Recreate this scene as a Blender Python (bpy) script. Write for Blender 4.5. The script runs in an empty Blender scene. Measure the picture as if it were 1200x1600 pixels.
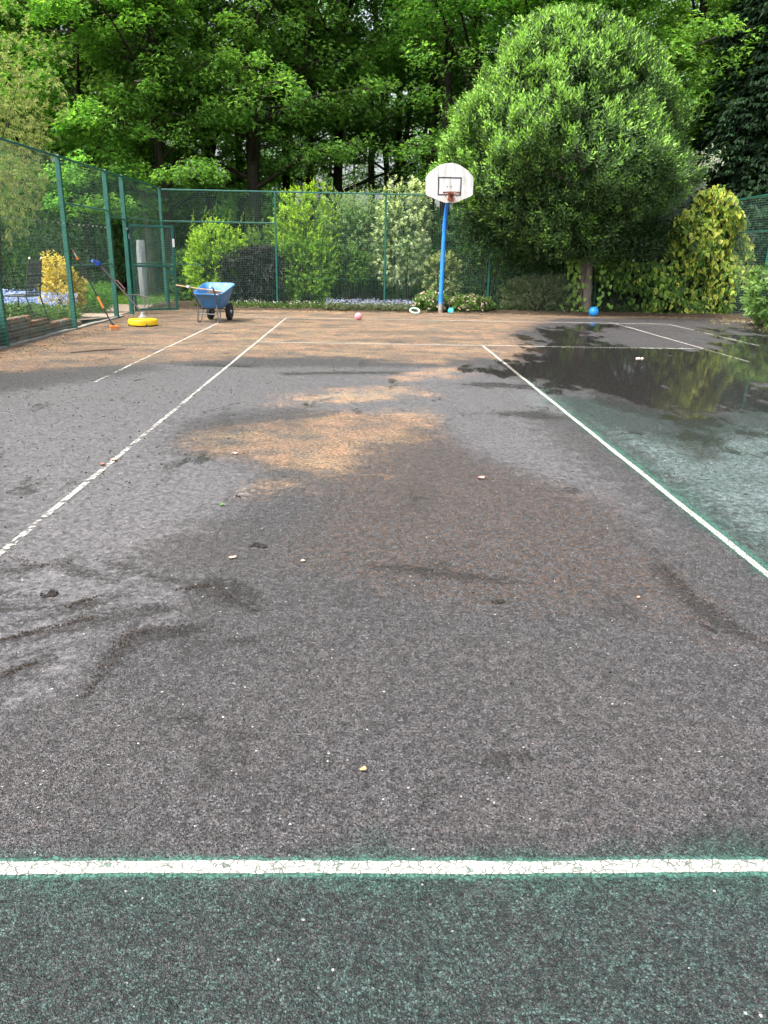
import bpy, math, random
import numpy as np
from mathutils import Matrix, Vector

# ------------------------------------------------------------------ camera, sky, sun, exposure
SC = bpy.context.scene
COL = SC.collection
# court frame: X = 0 on the centre service line, Y = 0 on the near service line, metres
CF, CTH, CPH, CRO = 1220.77, 0.320703, 0.027883, 0.018977
CP = np.array([-2.15024, -1.71008, 1.58963])
_fw = np.array([math.sin(CPH)*math.cos(CTH), math.cos(CPH)*math.cos(CTH), -math.sin(CTH)])
_r0 = np.array([math.cos(CPH), -math.sin(CPH), 0.0]); _u0 = np.cross(_r0, _fw)
_rt = math.cos(CRO)*_r0 + math.sin(CRO)*_u0
_up = -math.sin(CRO)*_r0 + math.cos(CRO)*_u0
cam = bpy.data.cameras.new('camera'); cam.sensor_fit = 'HORIZONTAL'; cam.sensor_width = 36
cam.lens = 36*CF/1200; cam.clip_start = 0.05; cam.clip_end = 2000
camo = bpy.data.objects.new('camera', cam); COL.objects.link(camo)
M = Matrix.Identity(4)
for i in range(3):
    M[i][0] = _rt[i]; M[i][1] = _up[i]; M[i][2] = -_fw[i]; M[i][3] = CP[i]
camo.matrix_world = M
SC.camera = camo

SUN_EL, SUN_AZ = math.radians(57), math.radians(-122)      # azimuth from +Y towards +X
world = bpy.data.worlds.new('World'); SC.world = world; world.use_nodes = True
wn = world.node_tree.nodes; wl = world.node_tree.links
sky = wn.new('ShaderNodeTexSky'); sky.sky_type = 'NISHITA'; sky.sun_disc = False
sky.sun_elevation = SUN_EL; sky.sun_rotation = SUN_AZ
sky.dust_density = 6.0; sky.air_density = 1.0; sky.ozone_density = 1.0
hs = wn.new('ShaderNodeHueSaturation'); hs.inputs['Saturation'].default_value = 0.45
wl.new(sky.outputs[0], hs.inputs['Color']); wl.new(hs.outputs[0], wn['Background'].inputs[0])
wn['Background'].inputs[1].default_value = 0.15
sun = bpy.data.lights.new('sun', 'SUN'); sun.energy = 1.8; sun.angle = math.radians(11); sun.color = (1.0, 0.95, 0.86)
suno = bpy.data.objects.new('sun', sun); COL.objects.link(suno)
sd = Vector((math.sin(SUN_AZ)*math.cos(SUN_EL), math.cos(SUN_AZ)*math.cos(SUN_EL), math.sin(SUN_EL)))
suno.rotation_euler = sd.to_track_quat('Z', 'Y').to_euler(); suno.location = (-20, -10, 30)
vs = SC.view_settings; vs.view_transform = 'Standard'; vs.look = 'None'; vs.gamma = 1; vs.exposure = 1.6
vs.use_curve_mapping = False
SC.cycles.max_bounces = 4; SC.cycles.transparent_max_bounces = 6
SC.cycles.transmission_bounces = 3; SC.cycles.diffuse_bounces = 3; SC.cycles.glossy_bounces = 2

rng = np.random.default_rng(7); random.seed(7)

# ------------------------------------------------------------------ pixel -> place
def _ray(px, py): return _fw + _rt*(px-600)/CF + _up*(800-py)/CF
def G(px, py, z=0.0):
    d = _ray(px, py); t = (z-CP[2])/d[2]; return CP + t*d
def PY(px, py, Y):
    d = _ray(px, py); return CP + d*(Y-CP[1])/d[1]
def PX(px, py, X):
    d = _ray(px, py); return CP + d*(X-CP[0])/d[0]

# ------------------------------------------------------------------ object helpers
ORG = {}
def thing(name, label, cat, loc, group=None):
    o = bpy.data.objects.new(name, None); COL.objects.link(o); o.location = [float(v) for v in loc]
    o.empty_display_size = 0.1
    o['label'] = label; o['category'] = cat
    if group: o['group'] = group
    ORG[o.name] = np.array(loc, float)
    return o
def tag(o, label=None, cat=None, group=None, kind=None):
    if label: o['label'] = label
    if cat: o['category'] = cat
    if group: o['group'] = group
    if kind: o['kind'] = kind
    return o
def addmesh(name, me, mat, parent=None, loc=None):
    """mesh given in world coordinates; moved to its origin"""
    o = bpy.data.objects.new(name, me); COL.objects.link(o)
    if mat: me.materials.append(mat)
    org = ORG[parent.name] if parent else np.array(loc if loc is not None else (0, 0, 0), float)
    if np.any(org):
        n = len(me.vertices); a = np.empty(n*3, np.float32); me.vertices.foreach_get('co', a)
        a = (a.reshape(-1, 3)-org).astype(np.float32).ravel(); me.vertices.foreach_set('co', a); me.update()
    if parent: o.parent = parent
    else: o.location = [float(v) for v in org]
    ORG[o.name] = org
    return o
def npmesh(name, V, F, C=None, smooth=False, attrs=None):
    V = np.asarray(V, np.float32); F = np.asarray(F, np.int32); k = F.shape[1]
    me = bpy.data.meshes.new(name); me.vertices.add(len(V)); me.vertices.foreach_set('co', V.ravel())
    me.loops.add(F.size); me.loops.foreach_set('vertex_index', F.ravel())
    me.polygons.add(len(F)); me.polygons.foreach_set('loop_start', np.arange(0, F.size, k, dtype=np.int32))
    me.polygons.foreach_set('use_smooth', np.full(len(F), smooth))
    if C is not None:
        a = me.color_attributes.new('tint', 'FLOAT_COLOR', 'POINT')
        C4 = np.ones((len(V), 4), np.float32); C4[:, :3] = C; a.data.foreach_set('color', C4.ravel())
    for n, A in (attrs or {}).items():
        a = me.color_attributes.new(n, 'FLOAT_COLOR', 'POINT')
        C4 = np.ones((len(V), 4), np.float32); C4[:, :A.shape[1]] = A; a.data.foreach_set('color', C4.ravel())
    me.update(calc_edges=True)
    return me

class MB:
    def __init__(s): s.V = []; s.F = []
    def add(s, V, F):
        b = len(s.V); s.V += [tuple(map(float, v)) for v in V]; s.F += [tuple(i+b for i in f) for f in F]; return s
    def box(s, c, size, rot=None, taper=1.0):
        c = np.array(c, float); h = np.array(size, float)/2
        P = []
        for z in (-1, 1):
            t = taper if z > 0 else 1.0
            for x, y in ((-1, -1), (1, -1), (1, 1), (-1, 1)): P.append((x*h[0]*t, y*h[1]*t, z*h[2]))
        P = np.array(P)
        if rot is not None: P = P @ np.array(rot).T
        return s.add(P+c, [(3, 2, 1, 0), (4, 5, 6, 7), (0, 1, 5, 4), (1, 2, 6, 5), (2, 3, 7, 6), (3, 0, 4, 7)])
    def rbox(s, c, size, b, rot=None):
        """box with chamfered vertical and horizontal edges"""
        c = np.array(c, float); hx, hy, hz = np.array(size, float)/2; P = []; F = []
        for z, i in ((-hz, b), (-hz+b, 0), (hz-b, 0), (hz, b)):
            x, y = hx-i, hy-i
            for q in ((-x+b, -y), (x-b, -y), (x, -y+b), (x, y-b), (x-b, y), (-x+b, y), (-x, y-b), (-x, -y+b)): P.append((q[0], q[1], z))
        for k in range(3):
            for j in range(8): F.append((k*8+j, k*8+(j+1) % 8, (k+1)*8+(j+1) % 8, (k+1)*8+j))
        F.append(tuple(range(7, -1, -1))); F.append(tuple(range(24, 32)))
        P = np.array(P)
        if rot is not None: P = P @ np.array(rot).T
        return s.add(P+c, F)
    def tube(s, pts, rad, n=8, cap=True, square=False):
        pts = np.array(pts, float); m = len(pts); rad = np.broadcast_to(rad, (m,)).astype(float)
        T = np.gradient(pts, axis=0); T /= np.linalg.norm(T, axis=1)[:, None]+1e-12
        ref = np.array([0, 0, 1.0]) if abs(T[0][2]) < .9 else np.array([1.0, 0, 0])
        A = np.cross(T[0], ref); A /= np.linalg.norm(A); V = []; F = []
        for i in range(m):
            A = A - T[i]*(A@T[i]); A /= np.linalg.norm(A); B = np.cross(T[i], A)
            for j in range(n):
                a = 2*math.pi*(j+.5)/n; V.append(pts[i]+rad[i]*(math.cos(a)*A+math.sin(a)*B))
        for i in range(m-1):
            for j in range(n): F.append((i*n+j, i*n+(j+1) % n, (i+1)*n+(j+1) % n, (i+1)*n+j))
        if cap: F.append(tuple(range(n-1, -1, -1))); F.append(tuple(range((m-1)*n, m*n)))
        return s.add(V, F)
    def lathe(s, prof, c, n=24, axis=(0, 0, 1), close=True):
        ax = np.array(axis, float); ax /= np.linalg.norm(ax)
        ref = np.array([0, 0, 1.0]) if abs(ax[2]) < .9 else np.array([1.0, 0, 0])
        A = np.cross(ax, ref); A /= np.linalg.norm(A); B = np.cross(ax, A); c = np.array(c, float); V = []; F = []
        for r, h in prof:
            for j in range(n):
                a = 2*math.pi*j/n; V.append(c+ax*h+r*(math.cos(a)*A+math.sin(a)*B))
        for i in range(len(prof)-1):
            for j in range(n): F.append((i*n+j, i*n+(j+1) % n, (i+1)*n+(j+1) % n, (i+1)*n+j))
        if close: F.append(tuple(range(n-1, -1, -1))); F.append(tuple(range((len(prof)-1)*n, len(prof)*n)))
        return s.add(V, F)
    def torus(s, c, R, r, axis=(0, 0, 1), n=28, m=8):
        prof = [(R+r*math.cos(2*math.pi*k/m), r*math.sin(2*math.pi*k/m)) for k in range(m+1)]
        return s.lathe(prof, c, n, axis, close=False)
    def build(s, name, mat, parent=None, loc=None, smooth=False):
        me = bpy.data.meshes.new(name); me.from_pydata(s.V, [], s.F); me.update()
        if smooth:
            me.polygons.foreach_set('use_smooth', [True]*len(me.polygons))
            try: me.set_sharp_from_angle(angle=math.radians(38))
            except Exception: pass
        return addmesh(name, me, mat, parent, loc)

def rotz(a):
    c, s = math.cos(a), math.sin(a); return np.array([[c, -s, 0], [s, c, 0], [0, 0, 1.0]])
def copy_tree(o, loc=None, parent=None):
    c = o.copy(); COL.objects.link(c); c.parent = parent
    if loc is not None: c.location = [float(v) for v in loc]
    for ch in list(o.children): copy_tree(ch, None, c)
    return c

# ------------------------------------------------------------------ materials
def newmat(name):
    m = bpy.data.materials.new(name); m.use_nodes = True
    nt = m.node_tree; return m, nt.nodes, nt.links, nt.nodes['Principled BSDF']
def setp(b, **k):
    names = dict(color='Base Color', rough='Roughness', metal='Metallic', spec='Specular IOR Level', alpha='Alpha')
    for a, v in k.items():
        i = b.inputs[names[a]]
        i.default_value = (*v, 1.0) if a == 'color' else v
def noise(n, l, vec, scale, detail=4, rough=.55):
    t = n.new('ShaderNodeTexNoise'); t.inputs['Scale'].default_value = scale; t.inputs['Detail'].default_value = detail
    t.inputs['Roughness'].default_value = rough; l.new(vec, t.inputs['Vector']); return t.outputs['Fac']
def ramp(n, l, fac, stops):
    r = n.new('ShaderNodeValToRGB'); e = r.color_ramp.elements
    while len(e) < len(stops): e.new(.5)
    for i, (p, c) in enumerate(stops): e[i].position = p; e[i].color = (*c, 1.0) if len(c) == 3 else c
    l.new(fac, r.inputs[0]); return r.outputs[0]
def math_(n, l, op, a, b=None, clamp=False):
    m = n.new('ShaderNodeMath'); m.operation = op; m.use_clamp = clamp
    for i, v in enumerate((a, b)):
        if v is None: continue
        if isinstance(v, (int, float)): m.inputs[i].default_value = v
        else: l.new(v, m.inputs[i])
    return m.outputs[0]
def mapr(n, l, v, a, b, c=0.0, d=1.0, smooth=True):
    m = n.new('ShaderNodeMapRange'); m.interpolation_type = 'SMOOTHSTEP' if smooth else 'LINEAR'
    for i, x in ((1, a), (2, b), (3, c), (4, d)): m.inputs[i].default_value = x
    l.new(v, m.inputs[0]); return m.outputs[0]
def mixc(n, l, fac, a, b, blend='MIX'):
    m = n.new('ShaderNodeMix'); m.data_type = 'RGBA'; m.blend_type = blend
    for i, v in ((0, fac), (6, a), (7, b)):
        if isinstance(v, (int, float)): m.inputs[i].default_value = v
        elif isinstance(v, tuple): m.inputs[i].default_value = (*v, 1.0)
        else: l.new(v, m.inputs[i])
    return m.outputs[2]
def coord(n, kind='Object'):
    return n.new('ShaderNodeTexCoord').outputs[kind]
def simple(name, color, rough=.5, metal=0.0, spec=.5, var=.25, vscale=6.0, bump=0.0, bscale=60.0, dirt=None, dscale=5.0, dlo=.55, dhi=.7):
    m, n, l, b = newmat(name); v = coord(n); setp(b, rough=rough, metal=metal, spec=spec)
    f = noise(n, l, v, vscale, 5)
    lo = tuple(c*(1-var) for c in color); hi = tuple(min(1, c*(1+var)) for c in color)
    c = ramp(n, l, f, [(.3, lo), (.7, hi)])
    if dirt:
        c = mixc(n, l, mapr(n, l, noise(n, l, v, dscale, 6, .65), dlo, dhi), c, dirt)
    l.new(c, b.inputs['Base Color'])
    l.new(mapr(n, l, noise(n, l, v, vscale*2.3), .2, .8, max(.02, rough-.12), min(1, rough+.12)), b.inputs['Roughness'])
    if bump:
        bp = n.new('ShaderNodeBump'); bp.inputs['Strength'].default_value = bump; bp.inputs['Distance'].default_value = .02
        l.new(noise(n, l, v, bscale, 5), bp.inputs['Height']); l.new(bp.outputs[0], b.inputs['Normal'])
    return m
def leafmat(name, trans=.35, rough=.45, spec=.4, gain=1.0):
    m, n, l, b = newmat(name); a = n.new('ShaderNodeAttribute'); a.attribute_name = 'tint'
    setp(b, rough=rough, spec=spec)
    oi = n.new('ShaderNodeObjectInfo')
    h = n.new('ShaderNodeHueSaturation'); l.new(a.outputs['Color'], h.inputs['Color'])
    l.new(mapr(n, l, oi.outputs['Random'], 0, 1, .49, .51, False), h.inputs['Hue'])
    l.new(mapr(n, l, oi.outputs['Random'], 0, 1, gain*.85, gain*1.12, False), h.inputs['Value'])
    l.new(h.outputs[0], b.inputs['Base Color'])
    t = n.new('ShaderNodeBsdfTranslucent')
    g = mixc(n, l, 1.0, h.outputs[0], (1.25, 1.25, .55), 'MULTIPLY'); l.new(g, t.inputs['Color'])
    mx = n.new('ShaderNodeMixShader'); mx.inputs[0].default_value = trans
    l.new(b.outputs[0], mx.inputs[1]); l.new(t.outputs[0], mx.inputs[2]); l.new(mx.outputs[0], n['Material Output'].inputs['Surface'])
    return m
def bark(name, c0, c1, scale=9):
    m, n, l, b = newmat(name); v = coord(n); mp = n.new('ShaderNodeMapping'); mp.inputs['Scale'].default_value = (1, 1, .25)
    l.new(v, mp.inputs[0]); f = noise(n, l, mp.outputs[0], scale, 8, .7); f2 = noise(n, l, v, 2.0, 4)
    c = ramp(n, l, f, [(.35, c0), (.65, c1)]); c = mixc(n, l, mapr(n, l, f2, .45, .7, 0, .5), c, (.04, .055, .02))
    l.new(c, b.inputs['Base Color']); setp(b, rough=.9, spec=.2)
    bp = n.new('ShaderNodeBump'); bp.inputs['Strength'].default_value = .9; bp.inputs['Distance'].default_value = .03
    l.new(f, bp.inputs['Height']); l.new(bp.outputs[0], b.inputs['Normal']); return m

LEAF = leafmat('leaf', .5, .55, .22, 1.65); LEAFG = leafmat('leaf_glossy', .32, .48, .28, 1.45); LEAFD = leafmat('leaf_dark', .15, .6, .25, 1.3)
PETAL = leafmat('petal', .3, .6, .2)
BARK = bark('bark_wood', (.018, .014, .011), (.06, .05, .04)); BARKP = bark('bark_pale', (.10, .085, .07), (.26, .22, .18), 14)
GREENP = simple('green_coated_steel', (.009, .092, .070), .45, spec=.45, var=.18, vscale=4, dirt=(.05, .11, .09), dlo=.58, dhi=.75)
WIREM = simple('green_coated_wire', (.15, .28, .22), .4, var=.25, vscale=8)
STEEL = simple('dull_steel', (.30, .30, .30), .45, .7, var=.2)
BLACKP = simple('black_plastic', (.018, .018, .02), .45, var=.3)

# ------------------------------------------------------------------ court stains: signed distance fields in the court plane
def sdf(poly_px, X, Y):
    P = np.array([G(*q)[:2] for q in poly_px]); d = np.full(X.shape, 1e9); ins = np.zeros(X.shape, bool)
    for i in range(len(P)):
        a, b = P[i], P[(i+1) % len(P)]; e = b-a
        t = np.clip(((X-a[0])*e[0]+(Y-a[1])*e[1])/(e@e+1e-9), 0, 1)
        d = np.minimum(d, np.hypot(X-a[0]-t*e[0], Y-a[1]-t*e[1]))
        c = ((a[1] > Y) != (b[1] > Y)) & (X < (b[0]-a[0])*(Y-a[1])/(b[1]-a[1]+1e-12)+a[0]); ins ^= c
    return np.where(ins, d, -d)
def field(polys, X, Y, w, holes=()):
    f = np.full(X.shape, -9.0)
    for pz in polys: f = np.maximum(f, sdf(pz, X, Y))
    for pz in holes: f = np.minimum(f, -sdf(pz, X, Y))
    return np.clip(.5+.5*f/w, 0, 1)
PUD = [[(752, 580), (800, 566), (842, 553), (822, 543), (850, 536), (832, 527), (846, 516), (900, 508), (968, 505), (960, 512), (915, 520), (935, 535), (1000, 546), (1105, 548), (1142, 536), (1120, 522), (1108, 519), (1110, 513), (1330, 512), (1330, 600), (1230, 598), (1190, 640), (1110, 655), (1060, 648), (1010, 632), (960, 622), (905, 612), (850, 598), (800, 590)],
       [(1060, 655), (1110, 650), (1150, 680), (1120, 694), (1075, 680)]]
PUDH = [[(1095, 516), (1160, 516), (1200, 524), (1190, 527), (1120, 522)]]
DAMP = [[(740, 646), (800, 640), (860, 640), (905, 655), (860, 660), (780, 652)], [(690, 600), (760, 594), (880, 604), (860, 612), (740, 606)],
        [(262, 570), (330, 566), (420, 570), (400, 576), (300, 574)], [(395, 738), (420, 730), (442, 738), (428, 746), (400, 745)],
        [(740, 935), (800, 930), (805, 955), (760, 955)], [(1035, 1030), (1070, 1028), (1075, 1050), (1040, 1050)], [(900, 600), (1160, 640), (1140, 668), (1010, 655), (920, 632)],
        [(420, 580), (640, 578), (640, 586), (430, 588)], [(1030, 690), (1130, 690), (1160, 720), (1080, 730)]]
MOSS = [[(-80, 585), (-80, 540), (120, 500), (260, 478), (500, 478), (900, 482), (1250, 486), (1250, 497), (870, 498), (800, 520), (845, 545), (800, 566), (740, 560), (700, 572), (560, 560), (400, 558), (270, 566), (180, 572), (60, 580)],
        [(600, 590), (690, 572), (735, 580), (700, 592), (620, 596)], [(405, 624), (520, 608), (650, 604), (675, 618), (560, 628), (430, 630)],
        [(290, 680), (330, 668), (430, 660), (520, 642), (680, 640), (690, 668), (640, 690), (600, 720), (545, 745), (490, 775), (430, 768), (400, 762), (450, 745), (440, 726), (360, 720), (310, 700)]]
MOSSW = [[(520, 700), (680, 660), (760, 720), (960, 780), (1020, 880), (960, 960), (760, 960), (560, 920), (440, 880), (500, 780)], [(780, 850), (1040, 860), (1140, 970), (1190, 1030), (1000, 960)]]
GREEN = [[(560, 1330), (-60, 1335), (-900, 1345), (-900, 1800), (2100, 1800), (2100, 1335), (1240, 1310), (900, 1322)],
         [(850, 618), (960, 622), (1060, 655), (1170, 640), (1330, 600), (1500, 800), (1500, 1060), (1262, 955), (1120, 850), (1000, 745), (900, 662)]]
SILT_SHEEN = [[(-60, 620), (250, 575), (420, 600), (440, 640), (300, 660), (290, 700), (420, 720), (440, 750), (380, 800), (240, 870), (200, 1000), (60, 1080), (-60, 1120), (-60, 700)],
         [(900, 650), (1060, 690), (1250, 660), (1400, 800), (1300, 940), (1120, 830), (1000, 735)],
         [(640, 640), (840, 640), (900, 700), (1010, 790), (1060, 860), (960, 800), (800, 740), (700, 700)]]  # dried silt patches and areas of painted sky sheen
MUD = [[(-20, 1000), (80, 975), (150, 962), (155, 968), (90, 985), (0, 1010)], [(-20, 935), (70, 945), (150, 930), (95, 955), (-20, 962)], [(120, 1090), (170, 1020), (200, 985), (290, 980), (240, 1000), (180, 1050), (135, 1100)],
       [(260, 925), (340, 915), (420, 955), (400, 962), (300, 935)], [(-20, 1060), (50, 1035), (30, 1052), (-20, 1075)], [(60, 860), (160, 890), (170, 895), (80, 875)], [(140, 870), (215, 898), (200, 905)],
       [(1020, 880), (1080, 925), (1200, 1010), (1210, 1030), (1100, 960), (1030, 900)], [(-40, 890), (60, 905), (70, 912), (-40, 902)],
       [(440, 1180), (500, 1185), (490, 1200), (440, 1195)], [(100, 1120), (60, 1110), (-20, 1115), (-20, 1120)]]

def ribbon(pts, w):
    p = np.array(pts, float); t = np.gradient(p, axis=0); t /= np.linalg.norm(t, axis=1)[:, None]; nn = np.stack([-t[:, 1], t[:, 0]], 1)
    ww = (w*np.sin(np.linspace(.25, math.pi-.2, len(p))))[:, None]; return [tuple(q) for q in p+nn*ww]+[tuple(q) for q in (p-nn*ww)[::-1]]
MUD += [ribbon(p_, w_*2.1) for p_, w_ in [([(-30, 1012), (60, 992), (140, 972), (230, 955), (300, 948)], 7), ([(-30, 985), (50, 968), (120, 952), (190, 930), (260, 925)], 5), ([(60, 880), (110, 890), (170, 905), (220, 925)], 6),
        ([(130, 866), (190, 886), (250, 905), (330, 915)], 5), ([(-20, 920), (40, 930), (100, 945), (170, 950), (280, 945), (400, 940)], 4), ([(110, 1110), (150, 1060), (180, 1020), (215, 992), (290, 985), (350, 975)], 9),
        ([(-30, 1075), (20, 1055), (70, 1030), (110, 1015)], 8), ([(-20, 1120), (60, 1110), (120, 1112)], 5), ([(-20, 895), (40, 888), (90, 880)], 5), ([(280, 925), (330, 912), (390, 925), (430, 950)], 9), ([(250, 1130), (300, 1120), (350, 1125)], 8),
        ([(540, 880), (640, 890), (760, 905), (860, 915)], 5), ([(1000, 870), (1040, 900), (1090, 950), (1150, 985), (1200, 1015)], 9), ([(300, 1010), (380, 1000), (460, 990)], 5), ([(700, 1185), (780, 1190), (860, 1180)], 10), ([(-20, 1040), (50, 1020), (130, 1000)], 4)]]
SILT_SHEEN += [[(230, 566), (430, 572), (760, 572), (870, 610), (900, 650), (640, 655), (420, 640), (280, 640)], [(-40, 860), (180, 860), (330, 905), (300, 960), (180, 1000), (130, 1090), (40, 1130), (-40, 1130)]]
def court_grid():
    xs = np.concatenate([np.arange(-8.25, 9.2, .05)])
    ys = np.concatenate([np.arange(-6, -1.6, .3), np.arange(-1.6, 6, .05), np.arange(6, 22.0, .08)])
    X, Y = np.meshgrid(xs, ys); nx, ny = len(xs), len(ys)
    A = np.stack([field(PUD, X, Y, .6, PUDH), field(MOSS, X, Y, .45), field(GREEN, X, Y, .35)], -1).reshape(-1, 3)
    MW = field(MOSSW, X, Y, .5); MD = field(MUD, X, Y, .05); CL = field(SILT_SHEEN, X, Y, .4); DP = field(DAMP, X, Y, .22)
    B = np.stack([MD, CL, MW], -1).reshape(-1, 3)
    OV = np.maximum(np.clip(1-np.abs(Y)/np.where(Y < 0, .26, .15), 0, 1), np.where((Y > 0) & (Y < 11), np.clip(1-np.where(X > 0, X/.34, -X/.12), 0, 1)*np.clip((11-Y)/3, 0, 1), 0))
    C = np.stack([DP, OV, DP], -1).reshape(-1, 3)
    Z = np.zeros_like(X)
    V = np.stack([X, Y, Z], -1).reshape(-1, 3)
    i = np.arange(nx*ny).reshape(ny, nx)
    F = np.stack([i[:-1, :-1], i[:-1, 1:], i[1:, 1:], i[1:, :-1]], -1).reshape(-1, 4)
    return npmesh('tennis_court', V, F, attrs=dict(stain_a=A, stain_b=B, stain_c=C))

def attr(n, name):
    a = n.new('ShaderNodeAttribute'); a.attribute_name = name; s = n.new('ShaderNodeSeparateColor')
    return a, s
def asphalt_material():
    m, n, l, b = newmat('court_asphalt'); v = coord(n)
    def sep(name):
        a, s = attr(n, name); l.new(a.outputs['Color'], s.inputs[0]); return s.outputs
    A = sep('stain_a'); B = sep('stain_b'); C = sep('stain_c')
    wob = n.new('ShaderNodeTexNoise'); wob.inputs['Scale'].default_value = 90; wob.inputs['Detail'].default_value = 1; l.new(v, wob.inputs['Vector'])
    vm = n.new('ShaderNodeVectorMath'); vm.operation = 'MULTIPLY_ADD'; l.new(wob.outputs['Color'], vm.inputs[0]); vm.inputs[1].default_value = (.008, .008, .0); l.new(v, vm.inputs[2]); dv = vm.outputs[0]
    vo = n.new('ShaderNodeTexVoronoi'); vo.inputs['Scale'].default_value = 135; l.new(dv, vo.inputs['Vector'])
    ve = n.new('ShaderNodeTexVoronoi'); ve.feature = 'DISTANCE_TO_EDGE'; ve.inputs['Scale'].default_value = 135; l.new(dv, ve.inputs['Vector'])
    vs_ = n.new('ShaderNodeSeparateColor'); l.new(vo.outputs['Color'], vs_.inputs[0])
    cell = vs_.outputs[0]; cell2 = vs_.outputs[1]
    nf = noise(n, l, v, 300, 2); nm = noise(n, l, v, 22, 3, .65); nl = noise(n, l, v, 2.2, 4, .62); nb = noise(n, l, v, .7, 4, .6)
    n5 = noise(n, l, v, 6.5, 4, .68)
    def edge(val, amp, lo, hi, src=n5):
        return mapr(n, l, math_(n, l, 'ADD', val, math_(n, l, 'MULTIPLY', math_(n, l, 'SUBTRACT', src, .5), amp)), lo, hi)
    # aggregate: dark stones in brown-grey binder
    nfd = noise(n, l, v, 170, 3, .65)
    base = ramp(n, l, math_(n, l, 'ADD', math_(n, l, 'MULTIPLY', cell, .5), math_(n, l, 'MULTIPLY', nfd, .6)), [(.15, (.022, .022, .024)), (.52, (.078, .076, .082)), (.82, (.150, .147, .155)), (1.0, (.26, .255, .26))])
    base = mixc(n, l, mapr(n, l, nm, .42, .72, 0, .55), base, (.080, .062, .056))
    base = mixc(n, l, mapr(n, l, nb, .38, .66, 0, .5), base, (.104, .092, .091))
    # pale dried silt, plus sky sheen painted in as lighter bluish colour
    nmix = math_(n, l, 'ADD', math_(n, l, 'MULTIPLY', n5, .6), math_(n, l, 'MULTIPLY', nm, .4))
    silt_sheen = math_(n, l, 'MULTIPLY', edge(B[1], 1.9, .35, 1.0, nmix), mapr(n, l, nm, .3, .6, .35, .9))
    base = mixc(n, l, math_(n, l, 'MULTIPLY', silt_sheen, .55), base, mixc(n, l, A[2], (.150, .146, .158), (.31, .41, .415)))
    # brown algae
    bro = math_(n, l, 'MULTIPLY', edge(B[2], .8, .35, .8, n5), mapr(n, l, nm, .40, .62))
    base = mixc(n, l, math_(n, l, 'MULTIPLY', bro, .5), base, (.15, .082, .045))
    # orange moss
    mo = edge(A[1], 2.0, .28, 1.0, math_(n, l, 'ADD', math_(n, l, 'MULTIPLY', nl, .6), math_(n, l, 'MULTIPLY', nm, .4)))
    ng = noise(n, l, v, 48, 3, .7)
    mps = n.new('ShaderNodeMapping'); mps.inputs['Scale'].default_value = (.45, 1.3, 1.0); l.new(v, mps.inputs[0]); mo = math_(n, l, 'MULTIPLY', mo, mapr(n, l, noise(n, l, mps.outputs[0], 1.0, 5, .66), .36, .58, .5, 1.0))
    mo2 = math_(n, l, 'MULTIPLY', mo, mapr(n, l, math_(n, l, 'ADD', math_(n, l, 'MULTIPLY', ng, .55), math_(n, l, 'ADD', math_(n, l, 'MULTIPLY', n5, .15), math_(n, l, 'MULTIPLY', nl, .30))), .41, .57))
    mcol = ramp(n, l, noise(n, l, v, 1.1, 5, .7), [(.30, (.36, .24, .065)), (.46, (.48, .26, .045)), (.60, (.50, .22, .045)), (.74, (.42, .28, .11))])
    base = mixc(n, l, math_(n, l, 'MULTIPLY', mo2, .82), base, mcol)
    base = mixc(n, l, math_(n, l, 'MULTIPLY', mo, math_(n, l, 'MULTIPLY', mapr(n, l, nl, .35, .65, .22, .45), mapr(n, l, ng, .38, .6, .4, 1.0))), base, (.36, .315, .29))
    # worn green paint on the stone tops
    gr = edge(A[2], .9, .38, .72, nl); gtop = mapr(n, l, math_(n, l, 'ADD', math_(n, l, 'MULTIPLY', cell2, .45), math_(n, l, 'MULTIPLY', nl, .8)), .34, .72)
    base = mixc(n, l, math_(n, l, 'MULTIPLY', gr, math_(n, l, 'SUBTRACT', .75, math_(n, l, 'MULTIPLY', silt_sheen, .75))), base, (.026, .030, .030))
    base = mixc(n, l, math_(n, l, 'MULTIPLY', math_(n, l, 'MULTIPLY', gr, gtop), .8), base, mixc(n, l, mapr(n, l, cell, .2, .9), (.014, .034, .030), (.060, .112, .098)))
    ov = mapr(n, l, math_(n, l, 'ADD', C[1], math_(n, l, 'MULTIPLY', math_(n, l, 'SUBTRACT', math_(n, l, 'ADD', math_(n, l, 'MULTIPLY', nl, .6), math_(n, l, 'MULTIPLY', nm, .4)), .5), 2.2)), .35, 1.0)
    base = mixc(n, l, math_(n, l, 'MULTIPLY', math_(n, l, 'MULTIPLY', ov, mapr(n, l, C[1], 0, .15)), .26), base, (.055, .165, .125))
    # mud ridges
    mu = edge(B[0], 2.6, .55, 1.15, noise(n, l, v, 38, 4, .75)); base = mixc(n, l, math_(n, l, 'MULTIPLY', mu, .85), base, (.022, .017, .014))
    # scattered dark grit
    gv = n.new('ShaderNodeTexVoronoi'); gv.inputs['Scale'].default_value = 34; l.new(v, gv.inputs['Vector'])
    gs = n.new('ShaderNodeSeparateColor'); l.new(gv.outputs['Color'], gs.inputs[0])
    grit = math_(n, l, 'MULTIPLY', math_(n, l, 'LESS_THAN', gv.outputs['Distance'], .20), math_(n, l, 'GREATER_THAN', gs.outputs[0], .80))
    base = mixc(n, l, math_(n, l, 'MULTIPLY', grit, .7), base, (.02, .017, .015))
    # pale chips of quartz
    wv = n.new('ShaderNodeTexVoronoi'); wv.inputs['Scale'].default_value = 62; l.new(v, wv.inputs['Vector'])
    ws = n.new('ShaderNodeSeparateColor'); l.new(wv.outputs['Color'], ws.inputs[0])
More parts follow.
